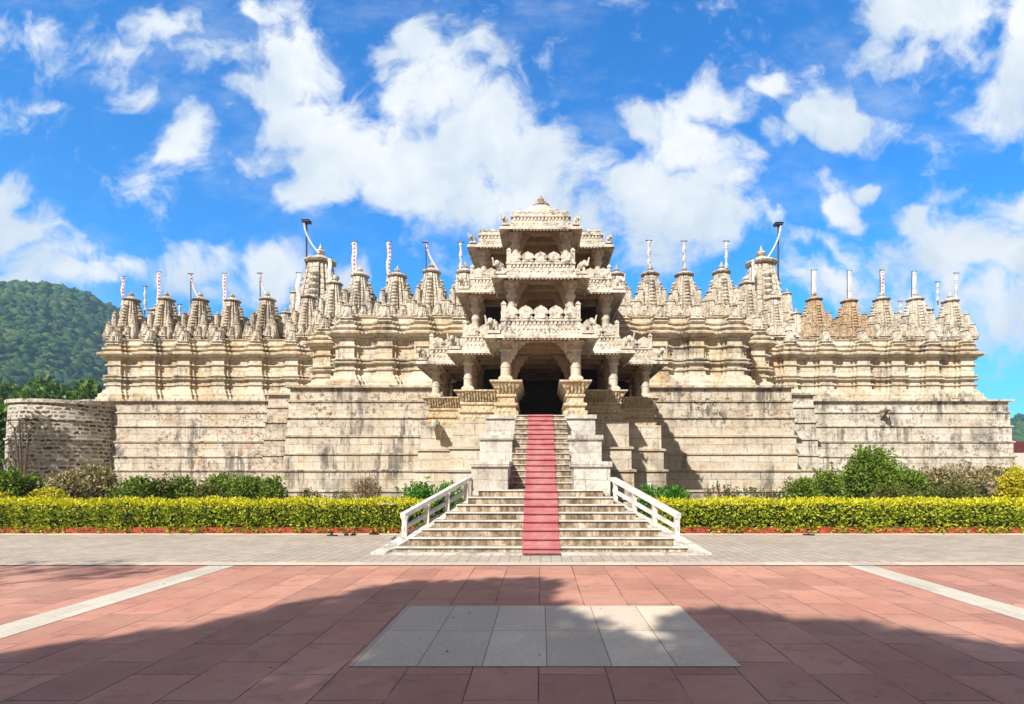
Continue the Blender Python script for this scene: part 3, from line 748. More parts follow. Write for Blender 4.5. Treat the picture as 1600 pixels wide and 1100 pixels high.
def lotus_row(mb, A, B, d, z0, h, th=0.09, pitch=0.52):   # balustrade battlements between two plan points
    L = math.hypot(B[0]-A[0], B[1]-A[1]); n = max(1, round(L/pitch)); p = L/n
    ux, uy = (B[0]-A[0])/L, (B[1]-A[1])/L; nx, ny = uy, -ux
    sh = [(-.34,0),(-.49,.14),(-.34,.30),(-.49,.44),(-.49,.58),(-.42,.72),(-.26,.85),(-.09,.92),(0,1.0),(.09,.92),(.26,.85),(.42,.72),(.49,.58),(.49,.44),(.34,.30),(.49,.14),(.34,0)]
    for i in range(n):
        c = (i+.5)*p
        for o, k in ((0,1.0),(0.035,0.72)):       # the merlon and its raised panel
            vs = []
            for dd in (d+o, d+o-th if o == 0 else d-0.01):
                for a, b in sh:
                    s = c+a*p*k; zz = z0+(0.07*h if o else 0)+b*h*k
                    vs.append((A[0]+ux*s+nx*dd, A[1]+uy*s+ny*dd, zz))
            m = len(sh)
            mb.add(vs, [tuple(range(m)), tuple(reversed(range(m,2*m)))]+[(j,j+m,(j+1)%m+m,(j+1)%m) for j in range(m)])
def dentils(mb, path, d, z0, z1, pitch=0.17, dep=0.07):
    for A, B in zip(path[:-1], path[1:]):
        L = math.hypot(B[0]-A[0], B[1]-A[1]); n = max(1, int(L/pitch))
        ux, uy = (B[0]-A[0])/L, (B[1]-A[1])/L; nx, ny = uy, -ux
        for i in range(n):
            c = (i+.5)*L/n; w = pitch*.30
            q = [(A[0]+ux*(c+a)+nx*(d+e), A[1]+uy*(c+a)+ny*(d+e)) for a, e in ((-w,-.02),(w,-.02),(w,dep),(-w,dep))]
            mb.rings([[(x,y,z0) for x,y in q],[(x,y,z1) for x,y in q]])
def elephant(x, y, z, sgn, k, parent):
    mb = MB()
    mb.ball((x,y,z+.26*k), .20*k,.24*k,.20*k); mb.ball((x+sgn*.14*k,y-.20*k,z+.36*k), .14*k,.15*k,.15*k)
    a = [(x+sgn*.20*k,y-.28*k,z+.34*k),(x+sgn*.27*k,y-.36*k,z+.20*k),(x+sgn*.30*k,y-.40*k,z+.42*k),(x+sgn*.34*k,y-.40*k,z+.56*k)]
    for p, q, r in zip(a[:-1], a[1:], (.07,.055,.04)): mb.tube(p, q, r*k, r*k*.8, 7)
    for ex in (-.13,.13): mb.ball((x+sgn*.1*k+ex*k,y-.13*k,z+.36*k), .05*k,.09*k,.12*k, 8, 5)
    for lx, ly in ((-.12,-.14),(.12,-.14),(-.12,.14),(.12,.14)): mb.tube((x+lx*k,y+ly*k,z-.06*k),(x+lx*k,y+ly*k,z+.2*k),.065*k,.07*k,7)
    mb.box(x-.26*k,x+.26*k,y-.3*k,y+.3*k,z-.14*k,z-.02*k)
    mk('carved_elephant', mb, 'pale', parent, (x,y,z), True)

def storey(half, ze, over, crest, mat='pale', roof=False):
    path = mirror_path(half)
    e = MB().loft(path, [(-.12,ze+.50),(.10,ze+.40),(.34,ze+.24),(over,ze+.10),(over+.015,ze),(over-.05,ze+.0),(.2,ze+.16),(-.12,ze+.28)], loop=True)
    dentils(e, path, over-.06, ze-.045, ze+.03, 0.14, 0.05)
    dentils(e, path, .33, ze+.22, ze+.33, 0.22, 0.06); dentils(e, path, .12, ze+.36, ze+.45, 0.15, 0.06)
    eave = mk('eave', e, mat, T, (0,half[0][1],ze))
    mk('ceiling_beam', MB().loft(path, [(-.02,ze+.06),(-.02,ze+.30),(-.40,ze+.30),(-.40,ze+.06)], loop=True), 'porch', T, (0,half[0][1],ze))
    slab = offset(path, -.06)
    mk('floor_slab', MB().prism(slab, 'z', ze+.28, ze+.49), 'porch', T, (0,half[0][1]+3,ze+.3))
    # joists under the slab
    jb = MB()
    y = half[0][1]+1.0
    while y < half[-1][1]-.4:
        xw = max(x for x, yy in half if yy <= y+0.01)-.45
        jb.box(-xw, xw, y-.10, y+.10, ze+.02, ze+.275); y += 1.1
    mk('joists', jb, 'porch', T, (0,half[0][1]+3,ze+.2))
    f = MB().loft(path, [(.06,ze+.46),(.06,ze+.58),(.02,ze+.60),(.02,ze+.72),(.10,ze+.74),(.10,ze+.80),(-.10,ze+.81),(-.10,ze+.46)], loop=True)
    dentils(f, path, .02, ze+.605, ze+.715, 0.15, 0.055)
    if not roof:
        b = mk('balustrade', f, mat, T, (0,half[0][1],ze+.5))
        m = MB()
        for A, B in zip(path[:-1], path[1:]):
            if max(A[1],B[1]) > 29 : B = (B[0], min(B[1],29)); A = (A[0], min(A[1],29))
            lotus_row(m, A, B, .05, ze+.80, crest)
        mk('battlements', m, mat, b, (0,half[0][1],ze+.8))
        for x, y in path:
            if y >= 29: continue
            po = MB(); po.frustum(x-math.copysign(.02,x),y+.02,ze+.5,ze+.86+crest*.9,.085,.085,.085,.085); po.frustum(x-math.copysign(.02,x),y+.02,ze+.86+crest*.9,ze+1.0+crest*.9,.11,.11,.02,.02)
            mk('corner_post', po, mat, b, (x,y,ze+.5))
    else:
        lotus = MB().merge(f)
        lotus.loft(path, [(.02,ze+.80),(.02,ze+.92),(-.09,ze+.94),(-.09,ze+.80)], loop=True)
        for A, B in zip(path[:-1], path[1:]): lotus_row(lotus, A, B, .0, ze+.92, .13, .09, .40)
        mk('parapet', lotus, 'gold' if False else mat, T, (0,half[0][1],ze+.5))
    for x, y in half[:-1]:
        if (x, y) in (half[0], half[2] if len(half) > 2 else None, half[4] if len(half) > 5 else None):
            for sgn in (-1, 1): elephant(sgn*(x+.30), y-.32, ze+.30, sgn, 0.85 if not roof else .6, eave)
storey(L1, 6.50, 0.62, 0.52)
storey(L2, 9.42, 0.62, 0.46)
storey(L3, 12.22, 0.55, 0.2, 'pale', True)
# dome over the top storey
dm = MB().lathe(0, 26.4, [(1.62,12.7),(1.62,13.0),(1.5,13.06),(1.45,13.3),(1.25,13.68),(0.95,14.0),(0.6,14.22),(0.3,14.34),(0.28,14.38)], 32)
dome = mk('dome', dm, 'pale', T, (0,26.4,12.7), True)
fb = MB(); fb.lathe(0,26.4,[(.34,14.34),(.42,14.40),(.42,14.46),(.26,14.50),(.30,14.56),(.16,14.62)],16,.04); finial(fb,0,26.4,14.56,.40)
mk('finial', fb, 'pale', dome, (0,26.4,14.4), True)
# dark inner hall behind the pillars
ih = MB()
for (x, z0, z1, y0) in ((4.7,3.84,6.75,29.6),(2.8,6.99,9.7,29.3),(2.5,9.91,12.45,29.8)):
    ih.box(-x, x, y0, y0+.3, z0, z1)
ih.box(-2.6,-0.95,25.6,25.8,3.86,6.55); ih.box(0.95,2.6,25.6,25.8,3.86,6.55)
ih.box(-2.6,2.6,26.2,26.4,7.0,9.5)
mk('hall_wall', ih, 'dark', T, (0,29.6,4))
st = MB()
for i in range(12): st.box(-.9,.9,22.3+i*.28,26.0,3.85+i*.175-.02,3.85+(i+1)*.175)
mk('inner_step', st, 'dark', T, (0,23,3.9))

# ------------------------------------------------------------------ round bastion
BX, BY, BR = -30.7, 36.4, 3.0
bt = empty('round_bastion', (BX,BY,0), 'round rubble stone bastion with flat coping at the left end of the temple wall', 'bastion')
pr = [(BR+.25,-.2)]; 
for i, z in enumerate((1.2,2.55,3.85,5.05)): pr += [(BR+.22-.05*i,z-.12),(BR+.30-.05*i,z-.10),(BR+.30-.05*i,z),(BR+.18-.05*i,z+.02)]
pr += [(BR,6.0)]
mk('wall', MB().lathe(BX,BY,pr,56), 'rubble', bt, (BX,BY,0), True)
mk('coping', MB().lathe(BX,BY,[(BR-.3,5.98),(BR+.14,5.99),(BR+.15,6.2),(BR-.3,6.24)],56), 'pale', bt, (BX,BY,6), True)
hut = empty('shed', (-31.5,44,0), 'low shed with a brown hipped roof just behind the round bastion', 'shed')
mk('wall', MB().box(-34.0,-30.0,43.2,46,-.1,7.0), 'pink', hut, (-32,44,0))
mk('roof', MB().frustum(-32.0,44.6,7.0,7.75,2.3,1.8,.6,.1), 'roof', hut, (-32,44,7))

# ------------------------------------------------------------------ staircase
S = empty('staircase', (0,12.4,0), 'wide stone staircase with white edged steps rising to the dark temple doorway', 'staircase')
RISE, TREAD = 0.174, 0.29
def wst(y): return 3.32-(y-12.6)*0.82
mk('base_slab', MB().prism([(-3.78,12.38),(3.62,12.38),(3.3,14.6),(-3.4,14.6)],'z',-.1,.055), 'white', S, (0,12.4,0))
for k in range(1, 9):
    y = 12.6+TREAD*(k-1); z = RISE*k; w = wst(y); yb = y+TREAD+.25 if k < 8 else 15.75
    wb = max(wst(y)-.02, 0)
    stp = mk('step', MB().box(-wb, wb, y+.0, yb, z-RISE-(.02 if k > 1 else .0), z-.004), 'riser', S, (0,y,z-RISE))
    mk('nosing', MB().box(-wb-.015, wb+.015, y-.045, y+.08, z-.030, z), 'paint', stp, (0,y,z))
for k in range(1, 15):
    y = 15.68+TREAD*(k-1)*0.985; z = RISE*8+RISE*k
    stp = mk('step', MB().box(-.88,.88,y,y+TREAD+.2,z-RISE-.02,z-.004), 'riser', S, (0,y,z-RISE))
    mk('nosing', MB().box(-.885,.885,y-.04,y+.09,z-.029,z), 'white', stp, (0,y,z))
for sgn in (-1, 1):
    # sloping white flank beside the lower steps
    yi0, yi1 = 12.42, 14.95
    a = [(sgn*wst(yi0), yi0, .06),(sgn*(wst(yi0)+.34), yi0, .06),(sgn*(wst(yi1)+.48), yi1, 1.2),(sgn*(wst(yi1)-.05), yi1, 1.32)]
    mb = MB().add(a+[(x,y,-.1) for x,y,z in a], [(0,1,2,3),(4,7,6,5),(0,4,5,1),(1,5,6,2),(2,6,7,3),(3,7,4,0)])
    mk('stringer', mb, 'white', S, (sgn*2.8,13.5,0))
    for (y0, y1, zt, xo) in ((14.9,17.2,2.14,1.86),(17.2,19.42,2.99,1.88),(19.42,21.5,3.84,1.9)):
        x0, x1 = sorted((sgn*.885, sgn*xo))
        blk = mk('cheek_block', MB().box(x0,x1,y0,y1-.002,0.05,zt-.14), 'white', S, (sgn*1.4,y0,0))
        mk('coping', MB().box(x0-.045,x1+.045,y0-.07,y1-.075,zt-.138,zt), 'white', blk, (sgn*1.4,y0,zt))
# carpet over the steps
cp = []
def crun(y, z): cp.append((y, z))
crun(12.30,.068); crun(12.56,.068)
for k in range(1, 9):
    y = 12.6+TREAD*(k-1); crun(y-.012, RISE*(k-1)+.014 if k > 1 else .068); crun(y-.014, RISE*k-.05); crun(y-.062, RISE*k-.034); crun(y-.064, RISE*k+.012)
for k in range(1, 15):
    y = 15.68+TREAD*(k-1)*0.985; z = RISE*8+RISE*k; crun(y-.012, z-RISE+.012); crun(y-.014, z-.05); crun(y-.058, z-.034); crun(y-.06, z+.012)
crun(19.78, RISE*22+.012)
mb = MB(); CW = .43
n = len(cp)
wob = [random.uniform(-.020,.020) for _ in cp]
vs = [(-CW+wob[i],y,z) for i,(y,z) in enumerate(cp)]+[(CW+wob[i],y,z) for i,(y,z) in enumerate(cp)]
vs += [(x,y+.006,z-.008) for x,y,z in vs]
fs = []
for i in range(n-1):
    fs += [(i,i+1,n+i+1,n+i),(2*n+i,3*n+i,3*n+i+1,2*n+i+1),(i,2*n+i,2*n+i+1,i+1),(n+i,n+i+1,3*n+i+1,3*n+i)]
fs += [(0,n,3*n,2*n),(n-1,3*n-1,4*n-1,2*n-1)]
mb.add(vs, fs)
tag(mk('carpet', mb, 'carpet', None, (0,12.5,0)), 'long pinkish red carpet laid up the middle of the stone steps', 'carpet')
# railings
for sgn, side in ((-1,'left'),(1,'right')):
    rl = empty('railing', (sgn*2.6,13.9,0), 'white painted sloping concrete railing on the %s flank of the steps' % side, 'railing', 'railings beside the steps')
    A = Vector((sgn*3.20,13.1,.30)); B = Vector((sgn*1.98,14.78,1.0))
    top = lambda t: A.lerp(B,t)+Vector((0,0,.56+.08*t))
    for i in range(4):
        t = i/3; p = A.lerp(B,t); q = top(t); mb = MB()
        mb.frustum(p.x,p.y,p.z-.3,q.z-.10,.062,.062,.055,.055); mb.frustum(p.x,p.y,q.z-.14,q.z-.04,.055,.055,.085,.085)
        mk('post', mb, 'paint', rl, p)
    for dz, hh, ww in ((0,.11,.17),(-.30,.085,.09)):
        p = top(-.03)+Vector((0,0,dz)); q = top(1.03)+Vector((0,0,dz))
        mb = MB().bar(p,q,ww,hh)
        if dz == 0: mb.bar(q+Vector((0,0,-.004)), q+Vector((-sgn*.05,.28,-.004)), ww, hh)
        mk('rail', mb, 'paint', rl, p)

# ------------------------------------------------------------------ flag poles on the spires
FG = 'flagpoles on the temple spires'
def flag(x, y, z0, z1, label, style):
    t = empty('flagpole', (x,y,z0), label, 'flagpole', FG)
    big = style.startswith('big')
    lean = random.uniform(-.07,.07) if not big else 0
    mk('pole', MB().tube((x-lean,y,z0),(x,y,z1),.07 if big else .04,.06 if big else .028,8), 'pole', t, (x,y,z0), True)
    mb = MB(); H = z1-z0
    if big:
        sgn = -1 if style == 'bigL' else 1
        mk('cap', MB().frustum(x,y,z1,z1+.12,.28,.28,.22,.22).frustum(x,y,z1+.12,z1+.2,.3,.3,.05,.05), 'pole', t, (x,y,z1))
        pts = []
        for i in range(15):
            s = i/14; pts.append(Vector((x+sgn*(.12*(1-s))-sgn*0.0+(-sgn)*(.95*s**2.0), y-.12, z1-.05-(H*.62)*s)))
        # ribbon from the cap to the finial, blowing slack
        for p, q in zip(pts[:-1], pts[1:]): mb.tube(p, q, .065, .065, 6)
        mk('ribbon', mb, 'wbanner', t, (x,y,z1), True)
    elif style == 'wrap':
        vs = []
        for i in range(13):
            s = i/12; a = s*9; rr = .085+.035*math.sin(s*17+x)
            vs.append([(x+rr*math.cos(a+k*math.pi/3), y+rr*math.sin(a+k*math.pi/3), z1-.06-s*H*.8) for k in range(6)])
        mb.rings(vs); mk('banner', mb, 'wbanner', t, (x,y,z1-.2))
        mk('crossbar', MB().tube((x-.2,y,z1-.03),(x+.2,y,z1-.03),.03,.03,6), 'pole', t, (x,y,z1))
    elif style == 'drape':
        pts = [Vector((x+.08+.75*(i/9)**1.6, y-.1, z1-.15-(H*.72)*i/9)) for i in range(10)]
        for p, q in zip(pts[:-1], pts[1:]): mb.tube(p, q, .06, .06, 6)
        mk('ribbon', mb, 'rbanner', t, (x,y,z1), True)
        mk('crossbar', MB().tube((x-.2,y,z1-.03),(x+.2,y,z1-.03),.035,.03,6), 'pole', t, (x,y,z1))
    else:       # long hanging banner with scalloped edges
        w = random.uniform(.17,.28); n = 22; vs = []; ph = random.uniform(0,6); am = random.uniform(.015,.05)
        for i in range(n+1):
            zz = z1-.05-H*.88*i/n; e = .025*math.sin(i*math.pi); bow = am*math.sin(i*random.uniform(.50,.56)+ph)
            sc = .03 if i % 2 else 0
            sw = bow*.6-lean*i/n
            vs += [(x-sc+sw, y-.08+bow, zz),(x+w/2+sw, y-.12+bow, zz),(x+w+sc+sw, y-.08+bow*.6, zz)]
        fs = []
        for i in range(n):
            for j in range(2): a = 3*i+j; fs.append((a,a+1,a+4,a+3))
        m2 = [(a[0],a[1]+.015,a[2]) for a in vs]; o = len(vs)
        mb.add(vs+m2, fs+[tuple(reversed([k+o for k in f])) for f in fs])
        b = mk('banner', mb, 'rbanner' if style == 'red' else 'wbanner', t, (x,y,z1))
        mk('crossbar', MB().tube((x-.06,y-.05,z1-.02),(x+w+.06,y-.05,z1-.02),.03,.03,6), 'pole', t, (x,y,z1))
ORD = ['first','second','third','fourth','fifth']
def fl(px, y0, y1, Y, label, style):
    a = at(px, y1, Y); b = at(px, y0, Y); flag(a.x, Y, a.z, b.z, label, style)
fl(191,432,482,38.3,'slim flagpole with a pinkish banner above the leftmost grey spire','red')
fl(227,447,492,40.8,'short flagpole with a wrapped cloth between the two leftmost grey spires','wrap')
fl(247,425,490,38.3,'red and white banner pole above the second grey spire from the left','red')
fl(281,475,512,41.4,'lowest flag stub just right of the second grey spire from the left','wrap')
fl(298,427,490,38.3,'flagpole with a slanting cloth tied to the third grey spire from the left','drape')
fl(349,427,488,38.3,'tall pink and white hanging banner above the fourth grey spire from the left','red')
fl(406,426,490,38.3,'dark flagpole with slanting cloth above the fifth grey spire from the left','drape')
fl(479,348,425,39.9,'tall dark pole with flat cap and white ribbon by the left large spire','bigL')
fl(464,426,500,38.3,'plain white hanging banner against the left flank of the left large spire','white')
fl(513,403,450,38.6,'white hanging banner against the right flank of the left large spire','white')
fl(551,378,448,33.3,'tall red and white banner just right of the left large spire','red')
fl(606,378,448,33.3,'tall red and white banner above the second cream spire left of centre','red')
fl(665,378,440,33.3,'dark flagpole with slanting cloth above the third cream spire left of centre','drape')
fl(720,378,440,33.3,'dark flagpole beside the porch with a short white cloth on top','wrap')
fl(1014,375,425,33.2,'wrapped flag above the first cream spire right of the porch','wrap')
fl(1069,376,425,33.2,'wrapped flag above the second cream spire right of the porch','wrap')
fl(1135,376,428,33.2,'wrapped flag above the cream spire just left of the right large spire','wrap')
fl(1174,405,470,38.6,'narrow white banner against the left flank of the right large spire','white')
fl(1216,352,440,39.9,'tall dark pole with flat cap and white ribbon by the right large spire','bigR')
fl(1268,422,474,38.2,'white banner above the leftmost brown spire right of the large spire','white')
fl(1324,423,474,38.2,'white banner above the second brown spire on the right wing','white')
fl(1375,422,472,38.2,'white banner above the middle pale spire of the right wing','red')
fl(1425,424,472,38.2,'white banner above the fourth spire of the right wing','white')
fl(1407,470,500,41.4,'low flag stub just left of the fourth spire of the right wing','wrap')
fl(1465,440,476,40.9,'short wrapped flag between the last two spires of the right wing','wrap')
fl(1494,426,476,38.2,'wrapped banner pole on the right shoulder of the rightmost spire','wrap')

# ------------------------------------------------------------------ plants
def unit(a): return a/np.maximum(np.linalg.norm(a, axis=1, keepdims=True), 1e-6)
def leaves(P, N, size, mat, name, parent, pivot, width=0.42, up=0.35, rnd=0.8, label=None):
    n = len(P); a = unit(N*0.8+RNG.normal(size=(n,3))*rnd+np.array([0,0,up])); b = unit(np.cross(a, RNG.normal(size=(n,3))))
    c = np.cross(a, b)
    s = (size*RNG.uniform(.6,1.25,n))[:,None]
    V = np.empty((n,4,3)); V[:,0] = P; V[:,1] = P+a*s*.5+b*s*width*.5+c*s*.08; V[:,2] = P+a*s; V[:,3] = P+a*s*.5-b*s*width*.5+c*s*.08
    V -= np.array(pivot)
    me = mesh_np(name, V.reshape(-1,3), np.arange(4*n).reshape(-1,4)); me.materials.append(M[mat])
    return place(bpy.data.objects.new(name, me), parent, pivot)
def ellipsoid_pts(c, r, n, inner=0.35):
    d = unit(RNG.normal(size=(n,3))); k = 1-inner*RNG.random(n)**2
    return np.array(c)+d*np.array(r)*k[:,None], d
def hedge(x0, x1, label):
    t = empty('hedge', ((x0+x1)/2,17.3,0), label, 'hedge', 'clipped hedges in front of the temple')
    y0, y1, H = 16.72, 17.85, 0.95
    L = x1-x0; P = []; N = []
    n = int(L*540); x = RNG.uniform(x0,x1,n); z = RNG.uniform(.07,H,n); P.append(np.stack([x,np.full(n,y0-.20)+RNG.uniform(-.05,.12,n)+.06*np.sin(x*3.1)+.05*np.sin(x*8.3+1)-.05*np.cos(z*9),z],1)); N.append(np.tile([0,-1,.25],(n,1)))
    n = int(L*480); x = RNG.uniform(x0,x1,n); y = RNG.uniform(y0,y1,n); P.append(np.stack([x,y,H+.035*np.sin(x*2.3)+.03*np.sin(x*7.1+y*5)+RNG.uniform(-.10,.03,n)],1)); N.append(np.tile([0,-.3,1],(n,1)))
    n = int(L*60); x = RNG.uniform(x0,x1,n); z = RNG.uniform(.15,H,n); P.append(np.stack([x,np.full(n,y1),z],1)); N.append(np.tile([0,1,.25],(n,1)))
    for xe, s in ((x0,-1),(x1,1)):
        n = 420; y = RNG.uniform(y0,y1,n); z = RNG.uniform(.15,H,n); P.append(np.stack([np.full(n,xe)+RNG.uniform(-.08,.08,n),y,z],1)); N.append(np.tile([s,0,.25],(n,1)))
    n = int(L*26); x = RNG.uniform(x0,x1,n); P.append(np.stack([x,RNG.uniform(y0-.08,y0+.5,n),np.where(RNG.random(n)<.5,H+.03,.2)+RNG.uniform(-.05,.04,n)],1)); N.append(np.tile([0,-.4,.6],(n,1)))
    leaves(np.concatenate(P), np.concatenate(N), .105, 'hedge', 'foliage', t, ((x0+x1)/2,17.3,0), .5, .2, .75)
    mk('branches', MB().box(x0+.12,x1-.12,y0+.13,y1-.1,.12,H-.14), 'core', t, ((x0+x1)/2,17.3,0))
hedge(-24.0, -3.55, 'long clipped yellow topped green hedge left of the stairs')
hedge(3.6, 24.0, 'long clipped yellow topped green hedge right of the stairs')

def shrub(px, ytop, Y, wpx, mat, label, n=1500, leaf=.13, lobes=5, stem=True, flat=1.0, kind='shrub', cat='shrub', group='shrubs growing below the temple wall', dense=True):
    top = at(px, ytop, Y); rx = wpx/2/FPX*Y; H = max(top.z-.1, .3)
    t = empty(kind, (top.x,Y,.1), label, cat, group)
    P = []; N = []
    for i in range(lobes):
        a = random.uniform(0, 6.28); q = random.uniform(.15,.62) if lobes > 1 else 0
        c = (top.x+math.cos(a)*rx*q, Y+math.sin(a)*rx*q*.8, .1+H*random.uniform(.40,.62) if lobes > 1 else .1+H*.5)
        r = (rx*random.uniform(.40,.62) if lobes > 1 else rx, rx*random.uniform(.4,.6) if lobes > 1 else rx*.9, min(H*random.uniform(.33,.46), .1+H-c[2]+.05) if lobes > 1 else H*.5)
        p, d = ellipsoid_pts(c, r, n//lobes, .6); P.append(p); N.append(d)
    p, d = ellipsoid_pts((top.x,Y,.1+H*.36), (rx*.92,rx*.75,H*.38), n//2, .5); P.append(p); N.append(d)
    p, d = ellipsoid_pts((top.x,Y,.1+H*.68), (rx*.5,rx*.45,H*.32), n//4, .5); P.append(p); N.append(d)
    if lobes > 2:
        for i in range(int(6+wpx/10)):       # loose shoots
            a = random.uniform(0,6.28); q = random.uniform(.2,.95); b = np.array([top.x+math.cos(a)*rx*q, Y+math.sin(a)*rx*q*.7, .1+H*(.85-.45*q*q)])
            tp = b+np.array([math.cos(a)*rx*.25+random.uniform(-.1,.1), random.uniform(-.1,.1), H*random.uniform(.12,.34)]); m = 16
            tt = RNG.random(m)[:,None]; P.append(b+(tp-b)*tt+RNG.normal(size=(m,3))*.035); N.append(np.tile((tp-b)/np.linalg.norm(tp-b),(m,1)))
    P = np.concatenate(P); N = np.concatenate(N); k = P[:,2] > .12; P = P[k]; N = N[k]
    leaves(P, N, leaf, mat, 'foliage', t, (top.x,Y,.1), .5, .3, .8)
    sb = MB()
    for i in range(7):
        a = random.uniform(0,6.28); q = random.uniform(.1,.55)
        sb.tube((top.x+random.uniform(-.1,.1),Y,.05),(top.x+math.cos(a)*rx*q,Y+math.sin(a)*rx*q,.1+H*random.uniform(.5,.85)),.025,.008,5)
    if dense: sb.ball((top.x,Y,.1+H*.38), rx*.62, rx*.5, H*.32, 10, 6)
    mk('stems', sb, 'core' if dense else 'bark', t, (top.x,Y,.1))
def twiggy(px, ytop, Y, wpx, mat, label, n=60, leaf=.09):
    top = at(px, ytop, Y); rx = wpx/2/FPX*Y; H = top.z-.1
    t = empty('shrub', (top.x,Y,.1), label, 'shrub', 'shrubs growing below the temple wall')
    sb = MB(); P = []; N = []
    for i in range(n):
        a = random.uniform(0,6.28); q = math.sqrt(random.random()); e = Vector((top.x+math.cos(a)*rx*q, Y+math.sin(a)*rx*q*.7, .1+H*(1-.45*q*q)*random.uniform(.75,1.05)))
        b = Vector((top.x+math.cos(a)*rx*.12,Y,.05)); m = b.lerp(e,.5)+Vector((math.cos(a)*rx*.1,0,.05*H))
        sb.tube(b,m,.012,.009,4); sb.tube(m,e,.009,.004,4)
        for k in range(12):
            s = random.uniform(.3,1); p = m.lerp(e,s); P.append(tuple(p)); N.append(tuple((e-b).normalized()))
    mk('stems', sb, 'twig', t, (top.x,Y,.1))
    leaves(np.array(P), np.array(N), leaf, mat, 'foliage', t, (top.x,Y,.1), .35, .3, .8)

# left of the stairs
shrub(5,735,24,60,'green','dark green shrub cut by the left edge of the photo below the bastion',1600,.15)
shrub(75,763,19.2,62,'ybush','small golden yellow ball bush rising above the left hedge',1500,.10,1)
shrub(10,768,19.2,40,'ybush','golden bush at the left photo edge behind the hedge',700,.10,2)
shrub(45,742,25,60,'green','green shrub in front of the round bastion',1500,.15)
shrub(100,740,24,70,'vari','pale mottled shrub below the middle of the bastion',1300,.17)
shrub(150,730,26,85,'vari','cream and pink leaved shrub where the bastion meets the wall',1900,.18)
shrub(212,746,23,72,'green','rounded green shrub right of the cream leaved shrub by the bastion',1500,.14)
shrub(252,748,23.5,50,'olive','olive green shrub, second in the left row under the grey spires',1100,.14)
shrub(288,746,24,60,'green','dark green shrub in the middle of the left row',1300,.14)
shrub(325,757,22,52,'olive','low olive shrub with yellowish leaves in the left row',1100,.13)
shrub(352,742,24.5,75,'green','tallest green shrub of the left row with a loose top',1700,.15)
shrub(392,744,24,77,'green','dark full green shrub near the corner of the projecting wall',1600,.14)
shrub(425,748,23.5,55,'green','last green shrub before the projecting central wall on the left',1100,.14)
twiggy(485,762,24.5,55,'olive','sparse low olive plant below the left central wall',40,.12)
twiggy(530,764,24.5,50,'olive','thin olive plant beside the brown twiggy shrub',36,.12)
twiggy(573,738,25,56,'twig','brown dry twiggy shrub standing before the left central wall',120,.09)
shrub(655,755,20.5,66,'bright','bright green leafy shrub behind the left railing',1700,.13,4)
shrub(700,757,20.8,44,'bright','small bright green shrub tucked against the left railing top',900,.13,3)
# right of the stairs
shrub(1020,760,20.8,50,'bright','small bright green shrub behind the right railing top',900,.13,3)
shrub(1058,764,20.5,50,'bright','bright green leafy shrub behind the right hedge near the railing',1000,.13,3)
twiggy(1125,752,26,56,'olive','straggly plant with a few leaves before the right central wall',44,.13)
twiggy(1165,758,26,50,'olive','low straggly plant in the middle of the right central wall foot',36,.13)
twiggy(1205,760,26,50,'olive','low straggly plant at the right corner of the central wall',36,.13)
shrub(1252,748,24,56,'green','mid green shrub at the foot of the shaded wall corner',1700,.14)
shrub(1288,738,25.5,60,'green','loose green shrub left of the largest bush on the right',1700,.15)
shrub(1358,700,26,108,'green','largest dark green bush below the right wing wall',5200,.17,9)
shrub(1420,735,25,80,'green','green shrub right of the largest bush',1900,.15)
shrub(1462,732,26,80,'vari','cream mottled shrub right of the largest bush below the wing wall',1800,.17)
shrub(1515,730,26,84,'vari','pink and cream leaved shrub near the right end of the wall',1900,.17)
shrub(1558,728,27,60,'vari','cream leaved shrub below the right end corner of the wall',1300,.17)
shrub(1490,755,22.5,90,'olive','low olive shrub in front of the cream leaved shrubs',1600,.13)
shrub(1400,758,22.5,80,'olive','low olive shrub in front of the largest bush',1300,.13)
shrub(1592,730,21,64,'ybush','large golden yellow bush at the right edge of the photo',2200,.12,4)

# spiky plant against the bastion
sp = empty('spiky_plant', (-25.6,27.5,.1), 'thin bare branched plant with drooping blades in front of the bastion', 'plant')
mb = MB(); o = at(36,770,28); 
for (px, py, tip) in ((15,690,(-4,705)),(30,655,(60,668)),(22,668,(5,650)),(40,700,(62,742)),(12,715,(-6,745)),(45,672,(70,655))):
    a = at(36,775,28); b = at(px,py,28); c = at(tip[0],tip[1],28); mb.tube(a,b,.05,.035,6); mb.tube(b,c,.035,.008,6)
    for j in range(5):
        d = b.lerp(c, random.random()); e = d+Vector((random.uniform(-.5,.5),random.uniform(-.4,.4),random.uniform(-.6,.3))); mb.tube(d,e,.02,.004,5)
mk('stems', mb, 'bark', sp, (-25.6,27.5,.1))

def tree(x, y, h, cr, clusters, mat, label, leaf=.3, per=500, group=None, z=0, kind='tree', trunk=.25):
    t = empty(kind, (x,y,z), label, 'tree', group)
    tb = MB(); top = Vector((x,y,z+h*.45)); b = Vector((x,y,z-.3))
    tb.tube(b,Vector((x+.1,y,z+h*.22)),trunk,trunk*.8,9); tb.tube((x+.1,y,z+h*.22),top,trunk*.8,trunk*.6,9)
    P = []; N = []
    for (cx,cy,cz,rx,ry,rz,dn) in clusters:
        p, d = ellipsoid_pts((cx,cy,cz),(rx,ry,rz),int(per*dn),.75); P.append(p); N.append(d)
        m = top.lerp(Vector((cx,cy,cz)),.5)+Vector((0,0,.2)); tb.tube(top,m,trunk*.42,trunk*.26,7); tb.tube(m,(cx,cy,cz),trunk*.26,trunk*.08,6)
    mk('trunk', tb, 'bark', t, (x,y,z), True)
    leaves(np.concatenate(P), np.concatenate(N), leaf, mat, 'crown', t, (x,y,z), .55, .1, .9)
